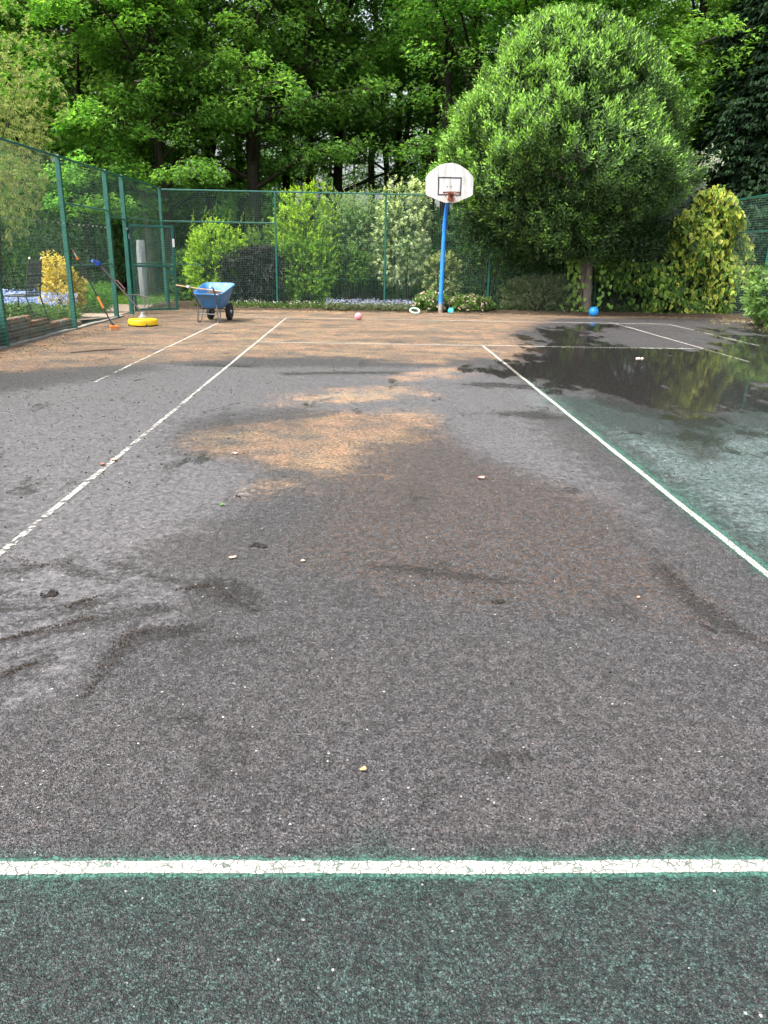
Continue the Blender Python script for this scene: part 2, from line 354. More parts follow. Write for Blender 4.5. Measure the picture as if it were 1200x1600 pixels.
    chip = math_(n, l, 'MULTIPLY', mapr(n, l, wv.outputs['Distance'], .20, .30, 1, 0), math_(n, l, 'GREATER_THAN', ws.outputs[0], .984))
    base = mixc(n, l, math_(n, l, 'MULTIPLY', chip, .9), base, (.62, .60, .56))
    # coarse grain: darker and paler stones that still show from further off
    cv = n.new('ShaderNodeTexVoronoi'); cv.inputs['Scale'].default_value = 46; l.new(dv, cv.inputs['Vector'])
    cs = n.new('ShaderNodeSeparateColor'); l.new(cv.outputs['Color'], cs.inputs[0])
    grain = math_(n, l, 'ADD', mapr(n, l, cs.outputs[1], 0, 1, .60, 1.36, False), mapr(n, l, ng, .3, .7, -.16, .16, False))
    gm = n.new('ShaderNodeVectorMath'); gm.operation = 'SCALE'; l.new(base, gm.inputs[0]); l.new(grain, gm.inputs['Scale']); base = gm.outputs[0]
    # gaps between the stones
    gap = math_(n, l, 'MULTIPLY', mapr(n, l, ve.outputs['Distance'], .0, .12, 1, 0), mapr(n, l, noise(n, l, v, 75, 2), .22, .52))
    base = mixc(n, l, math_(n, l, 'MULTIPLY', gap, math_(n, l, 'SUBTRACT', .5, math_(n, l, 'MULTIPLY', math_(n, l, 'MAXIMUM', silt_sheen, mo), .3))), base, (.008, .0075, .0075))
    pit = mapr(n, l, noise(n, l, v, 105, 2, .6), .53, .63)
    base = mixc(n, l, math_(n, l, 'MULTIPLY', pit, math_(n, l, 'SUBTRACT', .85, math_(n, l, 'MULTIPLY', math_(n, l, 'MAXIMUM', silt_sheen, mo), .55))), base, (.010, .0095, .0095))
    # damp and flooded parts
    mpw = n.new('ShaderNodeMapping'); mpw.inputs['Scale'].default_value = (1.0, .42, 1.0); l.new(v, mpw.inputs[0]); nw = noise(n, l, mpw.outputs[0], 2.4, 8, .68)
    wet = edge(A[0], 3.4, .42, .56, nw); damp = edge(C[0], 2.2, .55, .95, math_(n, l, 'ADD', math_(n, l, 'MULTIPLY', n5, .55), math_(n, l, 'MULTIPLY', nm, .45)))
    near = edge(A[0], 3.4, .25, .5, nw)
    dk = math_(n, l, 'MAXIMUM', math_(n, l, 'MULTIPLY', wet, .72), math_(n, l, 'MAXIMUM', math_(n, l, 'MULTIPLY', damp, .62), math_(n, l, 'MULTIPLY', near, .3)))
    base = mixc(n, l, dk, base, (.012, .011, .010))
    l.new(base, b.inputs['Base Color'])
    r = mapr(n, l, nm, .2, .8, .40, .62)
    r2 = math_(n, l, 'SUBTRACT', r, math_(n, l, 'MULTIPLY', silt_sheen, .10))
    r3 = math_(n, l, 'SUBTRACT', r2, math_(n, l, 'MULTIPLY', math_(n, l, 'MAXIMUM', damp, near), .20))
    l.new(math_(n, l, 'ADD', r3, math_(n, l, 'MULTIPLY', mo, .18)), b.inputs['Roughness'])
    setp(b, spec=.5)
    h = math_(n, l, 'ADD', math_(n, l, 'SUBTRACT', mapr(n, l, ve.outputs['Distance'], 0, .22, 0, .4), math_(n, l, 'MULTIPLY', pit, .7)), math_(n, l, 'ADD', math_(n, l, 'MULTIPLY', cell, .55), math_(n, l, 'MULTIPLY', nf, .45)))
    bp = n.new('ShaderNodeBump'); bp.inputs['Distance'].default_value = .008
    l.new(math_(n, l, 'SUBTRACT', 1.0, math_(n, l, 'MULTIPLY', math_(n, l, 'MAXIMUM', wet, math_(n, l, 'MULTIPLY', silt_sheen, .7)), .8)), bp.inputs['Strength'])
    l.new(h, bp.inputs['Height'])
    bp2 = n.new('ShaderNodeBump'); bp2.inputs['Distance'].default_value = .02; bp2.inputs['Strength'].default_value = .5
    l.new(math_(n, l, 'ADD', math_(n, l, 'MULTIPLY', mu, .8), math_(n, l, 'MULTIPLY', nm, .35)), bp2.inputs['Height']); l.new(bp.outputs[0], bp2.inputs['Normal'])
    l.new(bp2.outputs[0], b.inputs['Normal'])
    return m
ASPH = asphalt_material()
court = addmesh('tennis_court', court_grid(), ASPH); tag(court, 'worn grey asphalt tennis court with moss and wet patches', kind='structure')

# standing water, a thin sheet over the hollow
def puddle():
    xs = np.arange(-1.6, 9.0, .07); ys = np.arange(6.2, 18.6, .07); X, Y = np.meshgrid(xs, ys)
    f = field(PUD, X, Y, .6, PUDH); i = np.arange(X.size).reshape(X.shape)
    F = np.stack([i[:-1, :-1], i[:-1, 1:], i[1:, 1:], i[1:, :-1]], -1).reshape(-1, 4)
    F = F[f.ravel()[F].max(1) > .02]; u, inv = np.unique(F, return_inverse=True)
    V = np.stack([X, Y, np.full_like(X, .009)], -1).reshape(-1, 3)[u]
    A = np.repeat(f.ravel()[u][:, None], 3, 1)
    me = npmesh('puddle', V, inv.reshape(-1, 4), attrs=dict(stain_a=A))
    m, n, l, b = newmat('puddle_water'); v = coord(n); n.remove(b)
    a, s = attr(n, 'stain_a'); l.new(a.outputs['Color'], s.inputs[0])
    n5 = noise(n, l, v, 6.5, 6, .68)
    mpw = n.new('ShaderNodeMapping'); mpw.inputs['Scale'].default_value = (1.0, .42, 1.0); l.new(v, mpw.inputs[0]); nw = noise(n, l, mpw.outputs[0], 2.4, 8, .68)
    wet = mapr(n, l, math_(n, l, 'ADD', s.outputs[0], math_(n, l, 'MULTIPLY', math_(n, l, 'SUBTRACT', nw, .5), 3.4)), .45, .56)
    fr = n.new('ShaderNodeFresnel'); fr.inputs['IOR'].default_value = 1.33
    gl = n.new('ShaderNodeBsdfGlossy'); gl.inputs['Roughness'].default_value = .035
    tr = n.new('ShaderNodeBsdfTransparent'); mx = n.new('ShaderNodeMixShader')
    bp = n.new('ShaderNodeBump'); bp.inputs['Strength'].default_value = .05; bp.inputs['Distance'].default_value = .01
    l.new(noise(n, l, v, 9, 3), bp.inputs['Height']); l.new(bp.outputs[0], gl.inputs['Normal'])
    l.new(math_(n, l, 'MULTIPLY', fr.outputs[0], wet), mx.inputs[0]); l.new(tr.outputs[0], mx.inputs[1]); l.new(gl.outputs[0], mx.inputs[2])
    l.new(mx.outputs[0], n['Material Output'].inputs['Surface'])
    return addmesh('puddle', me, m)
tag(puddle(), 'shallow puddle of rainwater reflecting the trees on the court', kind='structure')

# ------------------------------------------------------------------ painted lines
def line_material(name, col, wear, green=False):
    m, n, l, b = newmat(name); v = coord(n)
    vo = n.new('ShaderNodeTexVoronoi'); vo.inputs['Scale'].default_value = 125; l.new(v, vo.inputs['Vector'])
    ed = n.new('ShaderNodeTexVoronoi'); ed.feature = 'DISTANCE_TO_EDGE'; ed.inputs['Scale'].default_value = 52; l.new(v, ed.inputs['Vector'])
    a = n.new('ShaderNodeAttribute'); a.attribute_name = 'edge'; s = n.new('ShaderNodeSeparateColor'); l.new(a.outputs['Color'], s.inputs[0])
    nm = noise(n, l, v, 26, 5, .65); nl = noise(n, l, v, 3.0, 6, .65)
    crack = math_(n, l, 'MULTIPLY', mapr(n, l, ed.outputs['Distance'], .03, .16, 1, 0), mapr(n, l, nm, .32, .56))
    pit = math_(n, l, 'MULTIPLY', mapr(n, l, vo.outputs['Distance'], .5, .8), .6)
    w = math_(n, l, 'ADD', math_(n, l, 'MULTIPLY', s.outputs[1], 1.0), wear)     # per-line wear
    chips = mapr(n, l, math_(n, l, 'ADD', math_(n, l, 'MULTIPLY', nm, .55), math_(n, l, 'ADD', math_(n, l, 'MULTIPLY', nl, .45), math_(n, l, 'MULTIPLY', w, .5))), .60, .70)
    rag = mapr(n, l, math_(n, l, 'ADD', s.outputs[0], math_(n, l, 'MULTIPLY', math_(n, l, 'SUBTRACT', nm, .5), 1.2 if green else .6)), .1, .35 if green else .22)
    al = math_(n, l, 'MULTIPLY', math_(n, l, 'SUBTRACT', 1.0, math_(n, l, 'MAXIMUM', chips, math_(n, l, 'MAXIMUM', math_(n, l, 'MULTIPLY', crack, .85), pit))), rag)
    l.new(al, b.inputs['Alpha'])
    c = mixc(n, l, mapr(n, l, nl, .4, .7, 0, .5), col, tuple(x*.72 for x in col)); l.new(c, b.inputs['Base Color'])
    setp(b, rough=.6, spec=.4)
    bp = n.new('ShaderNodeBump'); bp.inputs['Strength'].default_value = .6; bp.inputs['Distance'].default_value = .004
    l.new(math_(n, l, 'MULTIPLY', vo.outputs['Distance'], -1.0), bp.inputs['Height']); l.new(bp.outputs[0], b.inputs['Normal'])
    return m
LINEW = line_material('line_paint', (.52, .50, .455), .0)
LINEG = line_material('line_green_edging', (.050, .135, .105), .0, True)
def strip(name, a, b, w, z, mat, wear0, wear1, nseg=60):
    a = np.array(a, float); b = np.array(b, float); d = (b-a)/np.linalg.norm(b-a); s = np.array([-d[1], d[0]])
    V = []; E = []; F = []
    for i in range(nseg+1):
        t = i/nseg; p_ = a+(b-a)*t
        for j, q in enumerate((-.5, -.25, 0, .25, .5)):
            V.append((*(p_+s*(w*q*(1+.07*math.sin(i*2.3+a[0]))+.0025*math.sin(i*.9+a[1]*3))), z)); E.append((1-abs(q)*2, wear0+(wear1-wear0)*t, 0))
        if i:
            for j in range(4): k = (i-1)*5+j; F.append((k, k+1, k+6, k+5))
    me = npmesh(name, V, F, attrs=dict(edge=np.array(E))); return addmesh(name, me, mat, court)
for a, b_, w, w0, w1 in [((-7.5, 0), (5.5, 0), .054, .02, .0), ((0, .02), (0, 12.8), .052, .06, .14), ((-4.115, -6), (-4.115, 18.29), .05, .50, .03),
                         ((-5.485, 7.6), (-5.485, 18.29), .055, .42, .05), ((-4.115, 12.8), (4.115, 12.8), .085, -.1, -.05), ((-5.485, 18.29), (5.485, 18.29), .10, -.1, .0),
                         ((4.115, 11.0), (4.115, 18.29), .05, .1, .05), ((5.485, 13.5), (5.485, 18.29), .05, .15, .08)]:
    strip('painted_line', a, b_, w, .005, LINEW, w0, w1)
strip('green_line_edging', (-7.5, 0), (5.5, 0), .098, .0025, LINEG, .0, .0)
strip('green_line_edging', (0.02, .2), (0.02, 10.0), .13, .0025, LINEG, .0, .5)

# ------------------------------------------------------------------ ground around the court
def gz(Y): return np.interp(Y, [2, 8, 11.4, 14.9, 17.0, 17.6], [1.0, .78, .46, .12, .02, 0.0])
def ground_mats():
    soil = simple('woodland_soil', (.035, .026, .018), .95, spec=.2, var=.5, vscale=3, bump=.8, bscale=25, dirt=(.05, .06, .02), dscale=1.2)
    bed = simple('bed_soil', (.055, .040, .028), .95, spec=.2, var=.5, vscale=9, bump=1.0, bscale=40, dirt=(.13, .09, .05), dscale=22, dlo=.55, dhi=.62)
    path = simple('pink_gravel_path', (.36, .27, .215), .9, spec=.2, var=.2, vscale=30, bump=.5, bscale=120, dirt=(.22, .17, .13), dscale=3)
    lawn = simple('lawn_turf', (.075, .135, .03), .95, spec=.2, var=.4, vscale=20, bump=.8, bscale=90)
    return soil, bed, path, lawn
SOIL, BED, PATH, LAWN = ground_mats()
me = npmesh('ground', [(-700, -300, -.06), (700, -300, -.06), (700, 1200, -.06), (-700, 1200, -.06)], [(0, 1, 2, 3)])
tag(addmesh('ground', me, SOIL), 'dark leaf covered woodland ground', kind='structure')
def sheet(name, xs, ys, zf, mat, label):
    X, Y = np.meshgrid(xs, ys); Z = zf(X, Y); i = np.arange(X.size).reshape(X.shape)
    F = np.stack([i[:-1, :-1], i[:-1, 1:], i[1:, 1:], i[1:, :-1]], -1).reshape(-1, 4)
    o = addmesh(name, npmesh(name, np.stack([X, Y, Z], -1).reshape(-1, 3), F, smooth=True), mat); return tag(o, label, kind='structure')
_w = lambda X, Y: .02*np.sin(X*3.1+Y*1.7)+.015*np.sin(X*7.3-Y*4.1)
sheet('garden_ground', np.linspace(-40, -8.22, 40), np.linspace(0, 45, 60), lambda X, Y: gz(Y)-.02+.5*_w(X, Y)-.01, BED, 'bare soil of the garden beside the court')
sheet('garden_path', np.linspace(-10.6, -8.22, 16), np.linspace(4, 22.2, 60), lambda X, Y: gz(Y)+.012+0*X, PATH, 'pinkish gravel path outside the court fence')
sheet('lawn', np.linspace(-24, -8.3, 30), np.linspace(22.0, 31, 30), lambda X, Y: .016+.2*_w(X, Y), LAWN, 'strip of mown lawn beyond the gate')
_bx = np.linspace(-8.2, 9.4, 200); _by = np.linspace(20.2, 23.2, 50)
def bedz(X, Y):
    e = 20.83+.10*np.sin(X*1.3)+.06*np.sin(X*4.1+1)+.04*np.sin(X*11)
    return np.clip((Y-e)*.12, -.05, .07)+.012*np.sin(X*13+Y*9)*np.sin(Y*17-X*5)
sheet('planting_bed', _bx, _by, bedz, BED, 'soil border between court and back fence')
sheet('side_border', np.linspace(7.6, 9.4, 30), np.linspace(12, 20.4, 90), lambda X, Y: np.clip((X-8.25-.12*np.sin(Y*1.7)-.06*np.sin(Y*5))*.15, -.05, .08)+.01*np.sin(X*13+Y*9), BED, 'soil border under the right fence')

# ------------------------------------------------------------------ leaf builder
def unit(a): return a/(np.linalg.norm(a, axis=-1, keepdims=True)+1e-9)
def rdir(n, r=rng): return unit(r.normal(size=(n, 3)))
def leaves(P, D, N, L, W, T, fold=.18, droop=.12):
    """one folded pointed leaf (two triangles) per row"""
    D = unit(D); S = unit(np.cross(D, N)); N = np.cross(S, D); n = len(P)
    L = np.broadcast_to(L, (n,))[:, None]; W = np.broadcast_to(W, (n,))[:, None]
    mid = P+D*L*.48
    V = np.stack([P, mid+S*W*.5+N*W*fold, P+D*L-np.array([0, 0, 1.])*L*droop, mid-S*W*.5+N*W*fold], 1).reshape(-1, 3)
    k = np.arange(n)[:, None]*4
    F = np.stack([k+[0, 1, 2], k+[0, 2, 3]], 1).reshape(-1, 3)
    return V, F, np.repeat(T, 4, 0)
def lobed(P, D, N, L, W, T, droop=.12):
    """three-lobed leaf (four triangles)"""
    D = unit(D); S = unit(np.cross(D, N)); N = np.cross(S, D); n = len(P)
    L = np.broadcast_to(L, (n,))[:, None]; W = np.broadcast_to(W, (n,))[:, None]; z = np.array([0, 0, 1.])
    V = np.stack([P, P+D*L*.35+S*W*.55+N*W*.1-z*L*droop*.5, P+D*L*.5+S*W*.2+N*W*.06, P+D*L-z*L*droop, P+D*L*.5-S*W*.2+N*W*.06, P+D*L*.35-S*W*.55+N*W*.1-z*L*droop*.5], 1).reshape(-1, 3)
    k = np.arange(n)[:, None]*6
    F = np.stack([k+[0, 1, 2], k+[0, 2, 3], k+[0, 3, 4], k+[0, 4, 5]], 1).reshape(-1, 3)
    return V, F, np.repeat(T, 6, 0)
def heart(P, D, N, L, W, T, rim):
    """broad heart-shaped leaf with a tinted margin (eight triangles)"""
    D = unit(D); S = unit(np.cross(D, N)); N = np.cross(S, D); n = len(P)
    L = np.broadcast_to(L, (n,))[:, None]; W = np.broadcast_to(W, (n,))[:, None]
    c = P+D*L*.40-N*L*.03
    R = [P+D*L*.06, P-D*L*.03+S*W*.33+N*W*.06, P+D*L*.3+S*W*.52+N*W*.1, P+D*L*.65+S*W*.32+N*W*.03, P+D*L-N*L*.12, P+D*L*.65-S*W*.32+N*W*.03, P+D*L*.3-S*W*.52+N*W*.1, P-D*L*.03-S*W*.33+N*W*.06]
    V = np.stack([c]+R, 1).reshape(-1, 3); k = np.arange(n)[:, None]*9
    F = np.stack([k+[0, 1+j, 1+(j+1) % 8] for j in range(8)], 1).reshape(-1, 3)
    C = np.stack([T]+[rim]*8, 1).reshape(-1, 3)
    return V, F, C
def cat(parts):
    Vs, Fs, Cs = [], [], []; b = 0
    for V, F, C in parts: Vs.append(V); Fs.append(F+b); Cs.append(C); b += len(V)
    return np.concatenate(Vs), np.concatenate(Fs), np.concatenate(Cs)
def tints(n, cols, r, var=.18):
    cols = np.array(cols); w = r.random(n)*(len(cols)-1); i = np.minimum(w.astype(int), len(cols)-2); f = (w-i)[:, None]
    return np.clip((cols[i]*(1-f)+cols[i+1]*f)*(1+var*r.normal(size=(n, 1))), .004, .9)
def lump(d, r, k=7, amp=.18):
    ax = rdir(k, r); fr = r.uniform(2, 5, k); ph = r.uniform(0, 6, k)
    return 1+amp*np.sum(np.sin(d@ax.T*fr+ph), 1)/math.sqrt(k)

def shrub(name, label, base, rx, ry, h, twigs, per, L, W, cols, r, zlo=0.0, up=.5, spread=.9, tipcols=None, amp=.16, stems=6, mat=None, cat_='shrub', group=None, shell=.55, tw=.16, shoots=0, lob=False, stemmat=None, flat=1.0, droop=.12, extra=None):
    """leafy shrub: leaves whorled on short twigs through an uneven dome"""
    base = np.array(base, float); o = thing(name, label, cat_, base, group)
    d = rdir(twigs, r); c = base+np.array([0, 0, (zlo+h)/2]); half = (h-zlo)/2
    rad = (shell+(1-shell)*r.random(twigs)**.6)*lump(d, r, amp=amp)
    sq = np.sign(d)*np.abs(d)**.85
    tip = c+sq*rad[:, None]*np.array([rx, ry, half]); tip[:, 2] = np.maximum(tip[:, 2], base[2]+.04)
    ax = unit(d*np.array([1, 1, flat])+np.array([0, 0, up])+.45*r.normal(size=(twigs, 3)))
    parts_t = []; 
    k = np.tile(np.arange(per), twigs); I = np.repeat(np.arange(twigs), per); n = len(I)
    s = (k+.5)/per; ph = k*2.4+r.random(n)*1.2+I
    A = ax[I]; ref = unit(np.cross(A, np.array([.3, .2, 1.])+0*A)); B = np.cross(A, ref)
    rad_ = ref*np.cos(ph)[:, None]+B*np.sin(ph)[:, None]
    tl = tw*(.7+.6*r.random(twigs))[I]
    P = tip[I]+A*((s-.5)*tl)[:, None]; D = unit(A*(.25+.75*s)[:, None]+rad_*spread*(1.15-.6*s)[:, None])
    N = unit(A*.8-rad_*.3+np.array([0, 0, .5])+.25*r.normal(size=(n, 3)))
    T = tints(n, cols, r)
    T *= (1+.22*r.normal(size=twigs))[I][:, None].clip(.5, 1.6)
    if tipcols is not None:
        tc = tints(n, tipcols, r); young = ((s > .45) & (r.random(twigs)[I] < .75))[:, None]; T = np.where(young, tc, T)
    ll = L*(.65+.6*r.random(n))*(1.05-.25*s)
    f = lobed if lob else leaves
    ps = [f(P, D, N, ll, ll*W/L, T, droop=droop)]
    if shoots:
        for _ in range(shoots):
            q = c+np.array([rx*.75*r.uniform(-1, 1), ry*.6*r.uniform(-1, 1), half*.75]); m = 16; t = np.linspace(0, 1, m)
            dv = unit(np.array([[.3*r.normal(), .3*r.normal(), 1.4]]))[0]; ln = r.uniform(.35, .75)
            P2 = q+dv*(t*ln)[:, None]; a2 = t*20+r.random()*6; rr = np.stack([np.cos(a2), np.sin(a2), .5+0*a2], -1)
            ps.append(f(P2, rr, np.array([0, 0, 1.])+.2*r.normal(size=(m, 3)), L*(1.05-.5*t), W*(1.05-.5*t), tints(m, tipcols if tipcols is not None else cols, r), droop=droop))
    V, F, C = cat(ps)
    fo = addmesh('foliage', npmesh('foliage', V, F, np.clip(C, .003, .9)), mat or LEAF, o)
    if stems:
        mb = MB()
        for j in range(stems):
            a = 2*math.pi*j/stems+r.random(); q = base+np.array([.12*rx*math.cos(a), .12*ry*math.sin(a), -.05])
            e = c+np.array([rx*.75*math.cos(a), ry*.75*math.sin(a), half*r.uniform(-.1, .6)])
            mdl = q*.5+e*.5+np.array([0, 0, .15*h])-.15*(e-q)*np.array([1, 1, 0])
            mb.tube([q, mdl, e], [.022+.004*h, .015, .006], 5)
        mb.build('stems', stemmat or BARK, o, smooth=True)
    return o, fo, c, half

# ------------------------------------------------------------------ woodland trees
def curve(pts, m):
    pts = np.array(pts, float); t = np.linspace(0, len(pts)-1, m); return np.stack([np.interp(t, np.arange(len(pts)), pts[:, k]) for k in range(3)], 1)
def wood_tree(seed, H, R0, clear, limbs, reach, nleaf, cols, name='woodland_tree', label='', group=None, L=.15, lean=(0, 0), barkm=None, fork=False, puff=.62):
    r = np.random.default_rng(seed); o = thing(name, label, 'tree', (0, 0, 0), group)
    zz = np.linspace(-.3, H, 14); wob = np.cumsum(r.normal(size=(14, 2))*.06, 0)
    tr = np.stack([wob[:, 0]+lean[0]*zz, wob[:, 1]+lean[1]*zz, zz], 1); tr[0, :2] = tr[1, :2]
    rad = R0*(1-.86*np.clip(zz/H, 0, 1))**.8; rad[0] *= 1.45; rad[1] *= 1.12
    mb = MB(); mb.tube(tr, rad, 10)
    PC = []; PR = []
    for i in range(limbs):
        u = (i+.5*r.random())/limbs; z = clear+(H*.97-clear)*u; a = i*2.39996+r.normal()*.4
        b0 = np.array([np.interp(z, zz, tr[:, 0]), np.interp(z, zz, tr[:, 1]), z]); ln = reach*(.55+.75*math.sin(math.pi*min(1, .22+.78*u)))*r.uniform(.7, 1.15)
        ln *= .35 if u > .93 else 1
        el = math.radians(r.uniform(5, 38)+22*u); dv = np.array([math.cos(a)*math.cos(el), math.sin(a)*math.cos(el), math.sin(el)])
        p1 = b0+dv*ln*.5; p2 = b0+dv*ln+np.array([0, 0, -.14*ln])+r.normal(size=3)*.15
        cv = curve([b0, p1, p2], 5); rb = max(.02, np.interp(z, zz, rad)*.42)
        mb.tube(cv, np.linspace(rb, .012, 5), 5, cap=False)
        ns = int(4+ln*1.9)
        for k in range(ns):
            t = .28+.72*(k+r.random())/ns; q = b0*(1-t)**2+2*p1*t*(1-t)+p2*t*t
            sd_ = (-1)**k*unit(np.array([-dv[1], dv[0], r.uniform(-.25, .35)])); off = sd_*r.uniform(.1, .42)*ln*(1.1-.6*t)
            e = q+off+np.array([0, 0, r.uniform(-.25, .15)])
            if k % 2 == 0: mb.tube([q, (q+e)/2+np.array([0, 0, .06]), e], [.018, .012, .006], 4, cap=False)
            PC.append(e); PR.append(puff*r.uniform(.65, 1.25))
    PC = np.array(PC); PR = np.array(PR); m = len(PC); per = max(6, nleaf//m); I = np.repeat(np.arange(m), per); n = len(I)
    d = rdir(n, r); rr = r.random(n)**.45
    P = PC[I]+d*(rr*PR[I])[:, None]*np.array([1, 1, .62])
    P[:, 2] -= .25*(np.hypot(d[:, 0], d[:, 1])*rr)**2*PR[I]
    ctr = np.array([0, 0, 0]); out = unit((P-PC[I])*np.array([1, 1, .3])+(PC[I]-np.stack([0*P[:, 0], 0*P[:, 0], P[:, 2]], 1))*.25)
    D = unit(out+.6*r.normal(size=(n, 3))*np.array([1, 1, .5])+np.array([0, 0, -.15])); N = unit(np.array([0, 0, 1.])+.5*r.normal(size=(n, 3)))
    T = tints(n, cols, r)*(1+.2*r.normal(size=m))[I][:, None].clip(.55, 1.5)
    ll = L*(.6+.7*r.random(n))
    V, F, C = lobed(P, D, N, ll, ll*.95, T, droop=.2)
    addmesh('trunk', npm(mb), barkm or BARK, o)
    addmesh('crown', npmesh('crown', V, F, np.clip(C, .004, .9)), LEAF, o)
    return o
def npm(mb):
    me = bpy.data.meshes.new('trunk'); me.from_pydata(mb.V, [], mb.F); me.update(); me.polygons.foreach_set('use_smooth', [True]*len(me.polygons)); return me
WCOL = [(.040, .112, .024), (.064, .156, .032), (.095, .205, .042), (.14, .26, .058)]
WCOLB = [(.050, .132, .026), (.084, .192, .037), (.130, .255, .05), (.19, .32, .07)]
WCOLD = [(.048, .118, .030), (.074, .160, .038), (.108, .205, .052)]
protos = {
 'edge': wood_tree(11, 15, .24, 2.9, 34, 4.0, 40000, WCOLB, label='broadleaf tree with bright low boughs at the edge of the wood', group='bright broadleaf trees along the wood edge'),
 'edge2': wood_tree(12, 16, .27, 3.6, 30, 4.3, 25000, WCOL, label='tall maple with layered green boughs behind the back fence', group='layered maples behind the back fence'),
 'tall': wood_tree(13, 17, .20, 6.4, 22, 3.3, 12500, WCOL, label='slender dark-trunked tree with bare lower stem inside the wood', group='slender trees inside the wood'),
 'deep': wood_tree(14, 15, .15, 4.2, 26, 3.0, 11500, WCOLD, label='thin dark tree standing deep in the wood', group='thin trees deep in the wood'),
}
first = dict.fromkeys(protos, True)
def plant(kind, x, y, s=1.0, rz=0.0):
    o = protos[kind] if first[kind] else copy_tree(protos[kind]); first[kind] = False
    o.location = (x, y, -.05); o.rotation_euler = (0, 0, rz); o.scale = (s, s, s*random.uniform(.94, 1.08)); return o
def plant_px(kind, px, Y, s=1.0):
    q = PY(px, 300, Y); return plant(kind, q[0], Y, s, random.uniform(0, 6.28))
EDGE_L, MAPLE_L, SLIM_L = (protos[k]['label'] for k in ('edge', 'edge2', 'tall'))
for kind, px, Y, s, lb in [
        ('edge', 133, 27.6, .95, 'bright leafed tree rising behind the golden yellow garden shrub'), ('edge', 262, 27.2, .92, 'bright leafed tree whose low boughs hang behind the open gate'),
        ('tall', 45, 28.5, .95, 'slender tree behind the pale small leaved garden tree'), ('edge2', 326, 30, .95, 'dark trunked maple directly behind the lime green privet bush'),
        ('edge2', 392, 28.4, 1.0, 'thick trunked maple behind the purple elder'), ('tall', 362, 33, 1.0, 'slender tree between the lime bush and the thick maple'),
        ('tall', 455, 33.5, .95, None), ('tall', 474, 37, 1.0, None), ('edge2', 530, 34, .92, 'maple standing behind the grey green olive shrub'),
        ('tall', 498, 31, .95, None), ('tall', 609, 35, 1.0, None), ('deep', 634, 36, 1.1, None), ('tall', 660, 32, 1.05, 'slender tree directly behind the white backboard'),
        ('tall', 695, 30, 1.1, 'slender dark tree between the backboard and the round evergreen'), ('edge2', 742, 30, 1.0, 'maple whose limbs spread above the left shoulder of the round evergreen'),
        ('edge', 830, 29.5, 1.0, None), ('edge', 950, 28.5, 1.05, None), ('edge', 1050, 29.5, 1.05, 'bright leafed tree between the round evergreen and the dark conifer'),
        ('edge2', 1130, 36, 1.0, None), ('edge', -30, 32, 1.05, None), ('edge2', 40, 34, 1.1, None), ('edge2', 180, 34, 1.0, None), ('tall', 575, 41, 1.1, None), ('edge', 1260, 38, 1.0, None), ('edge', -150, 30, 1.0, None)]:
    o = plant_px(kind, px, Y, s); o['label'] = lb or {'edge': EDGE_L, 'edge2': MAPLE_L, 'tall': SLIM_L}.get(kind, o['label'])
rs = random.Random(5)
for i in range(33):
    px = -150+1500*((i*0.618034) % 1.0)+rs.uniform(-20, 20); Y = 38+34*((i*0.414) % 1.0)
    k_ = 'deep' if i % 3 else 'tall'; q = PY(px, 300, Y); o = plant(k_, q[0], Y, rs.uniform(.9, 1.25), rs.uniform(0, 6.28))
    if k_ == 'tall': o['label'] = SLIM_L

# ------------------------------------------------------------------ fences
FX, FY, RX, FH = -8.02, 22.3, 8.5, 3.2
def wires(a, b, z0, z1, step=.05, r=.0011, rh=.0014):
    """welded mesh between two ground points: thin bars both ways"""
    a = np.array(a, float); b = np.array(b, float); ln = np.linalg.norm(b-a); d = (b-a)/ln; s = np.array([-d[1], d[0]]); V = []; F = []
    def bar(p, q, u, v):
        k = len(V)
        for e in (p, q):
            for x, y in ((-1, -1), (1, -1), (1, 1), (-1, 1)): V.append(e+u*x+v*y)
        for j in range(4): F.append((k+j, k+(j+1) % 4, k+4+(j+1) % 4, k+4+j))
    D3 = np.array([d[0], d[1], 0]); S3 = np.array([s[0], s[1], 0]); Z3 = np.array([0, 0, 1.])
    n = int(ln/step)
    for i in range(1, n):
        q = np.array([*(a+d*ln*i/n), 0]); bar(q+Z3*z0, q+Z3*z1, D3*r, S3*r)
    m = int((z1-z0)/step)
    for i in range(m+1):
        z = z0+(z1-z0)*i/m; bar(np.array([*a, z])+S3*.0035, np.array([*b, z])+S3*.0035, S3*rh, Z3*rh)
    return npmesh('wire_mesh', np.array(V), np.array(F))
def post(fence, x, y, h, w=.06, cap=True, round_=False, z0=-.1):
    mb = MB()
    if round_: mb.tube([(x, y, z0), (x, y, h)], w/2, 10)
    else: mb.rbox((x, y, (h+z0)/2), (w, w, h-z0), .006)
    p_ = mb.build('post', GREENP, fence, smooth=round_)
    if cap: MB().box((x, y, h+.006), (w+.012, w+.012, .014), taper=.8).build('post_cap', GREENP, p_)
    return p_
def rail(fence, a, b, r=.021, name='rail', n=8):
    return MB().tube([a, b], r, n).build(name, GREENP, fence, smooth=True)
def panel(fence, a, b, z0, z1, step=.05, r=.0008, rh=.0009):
    return tag(addmesh('wire_mesh', wires(a, b, z0, z1, step, r, rh), WIREM, fence), kind='stuff')

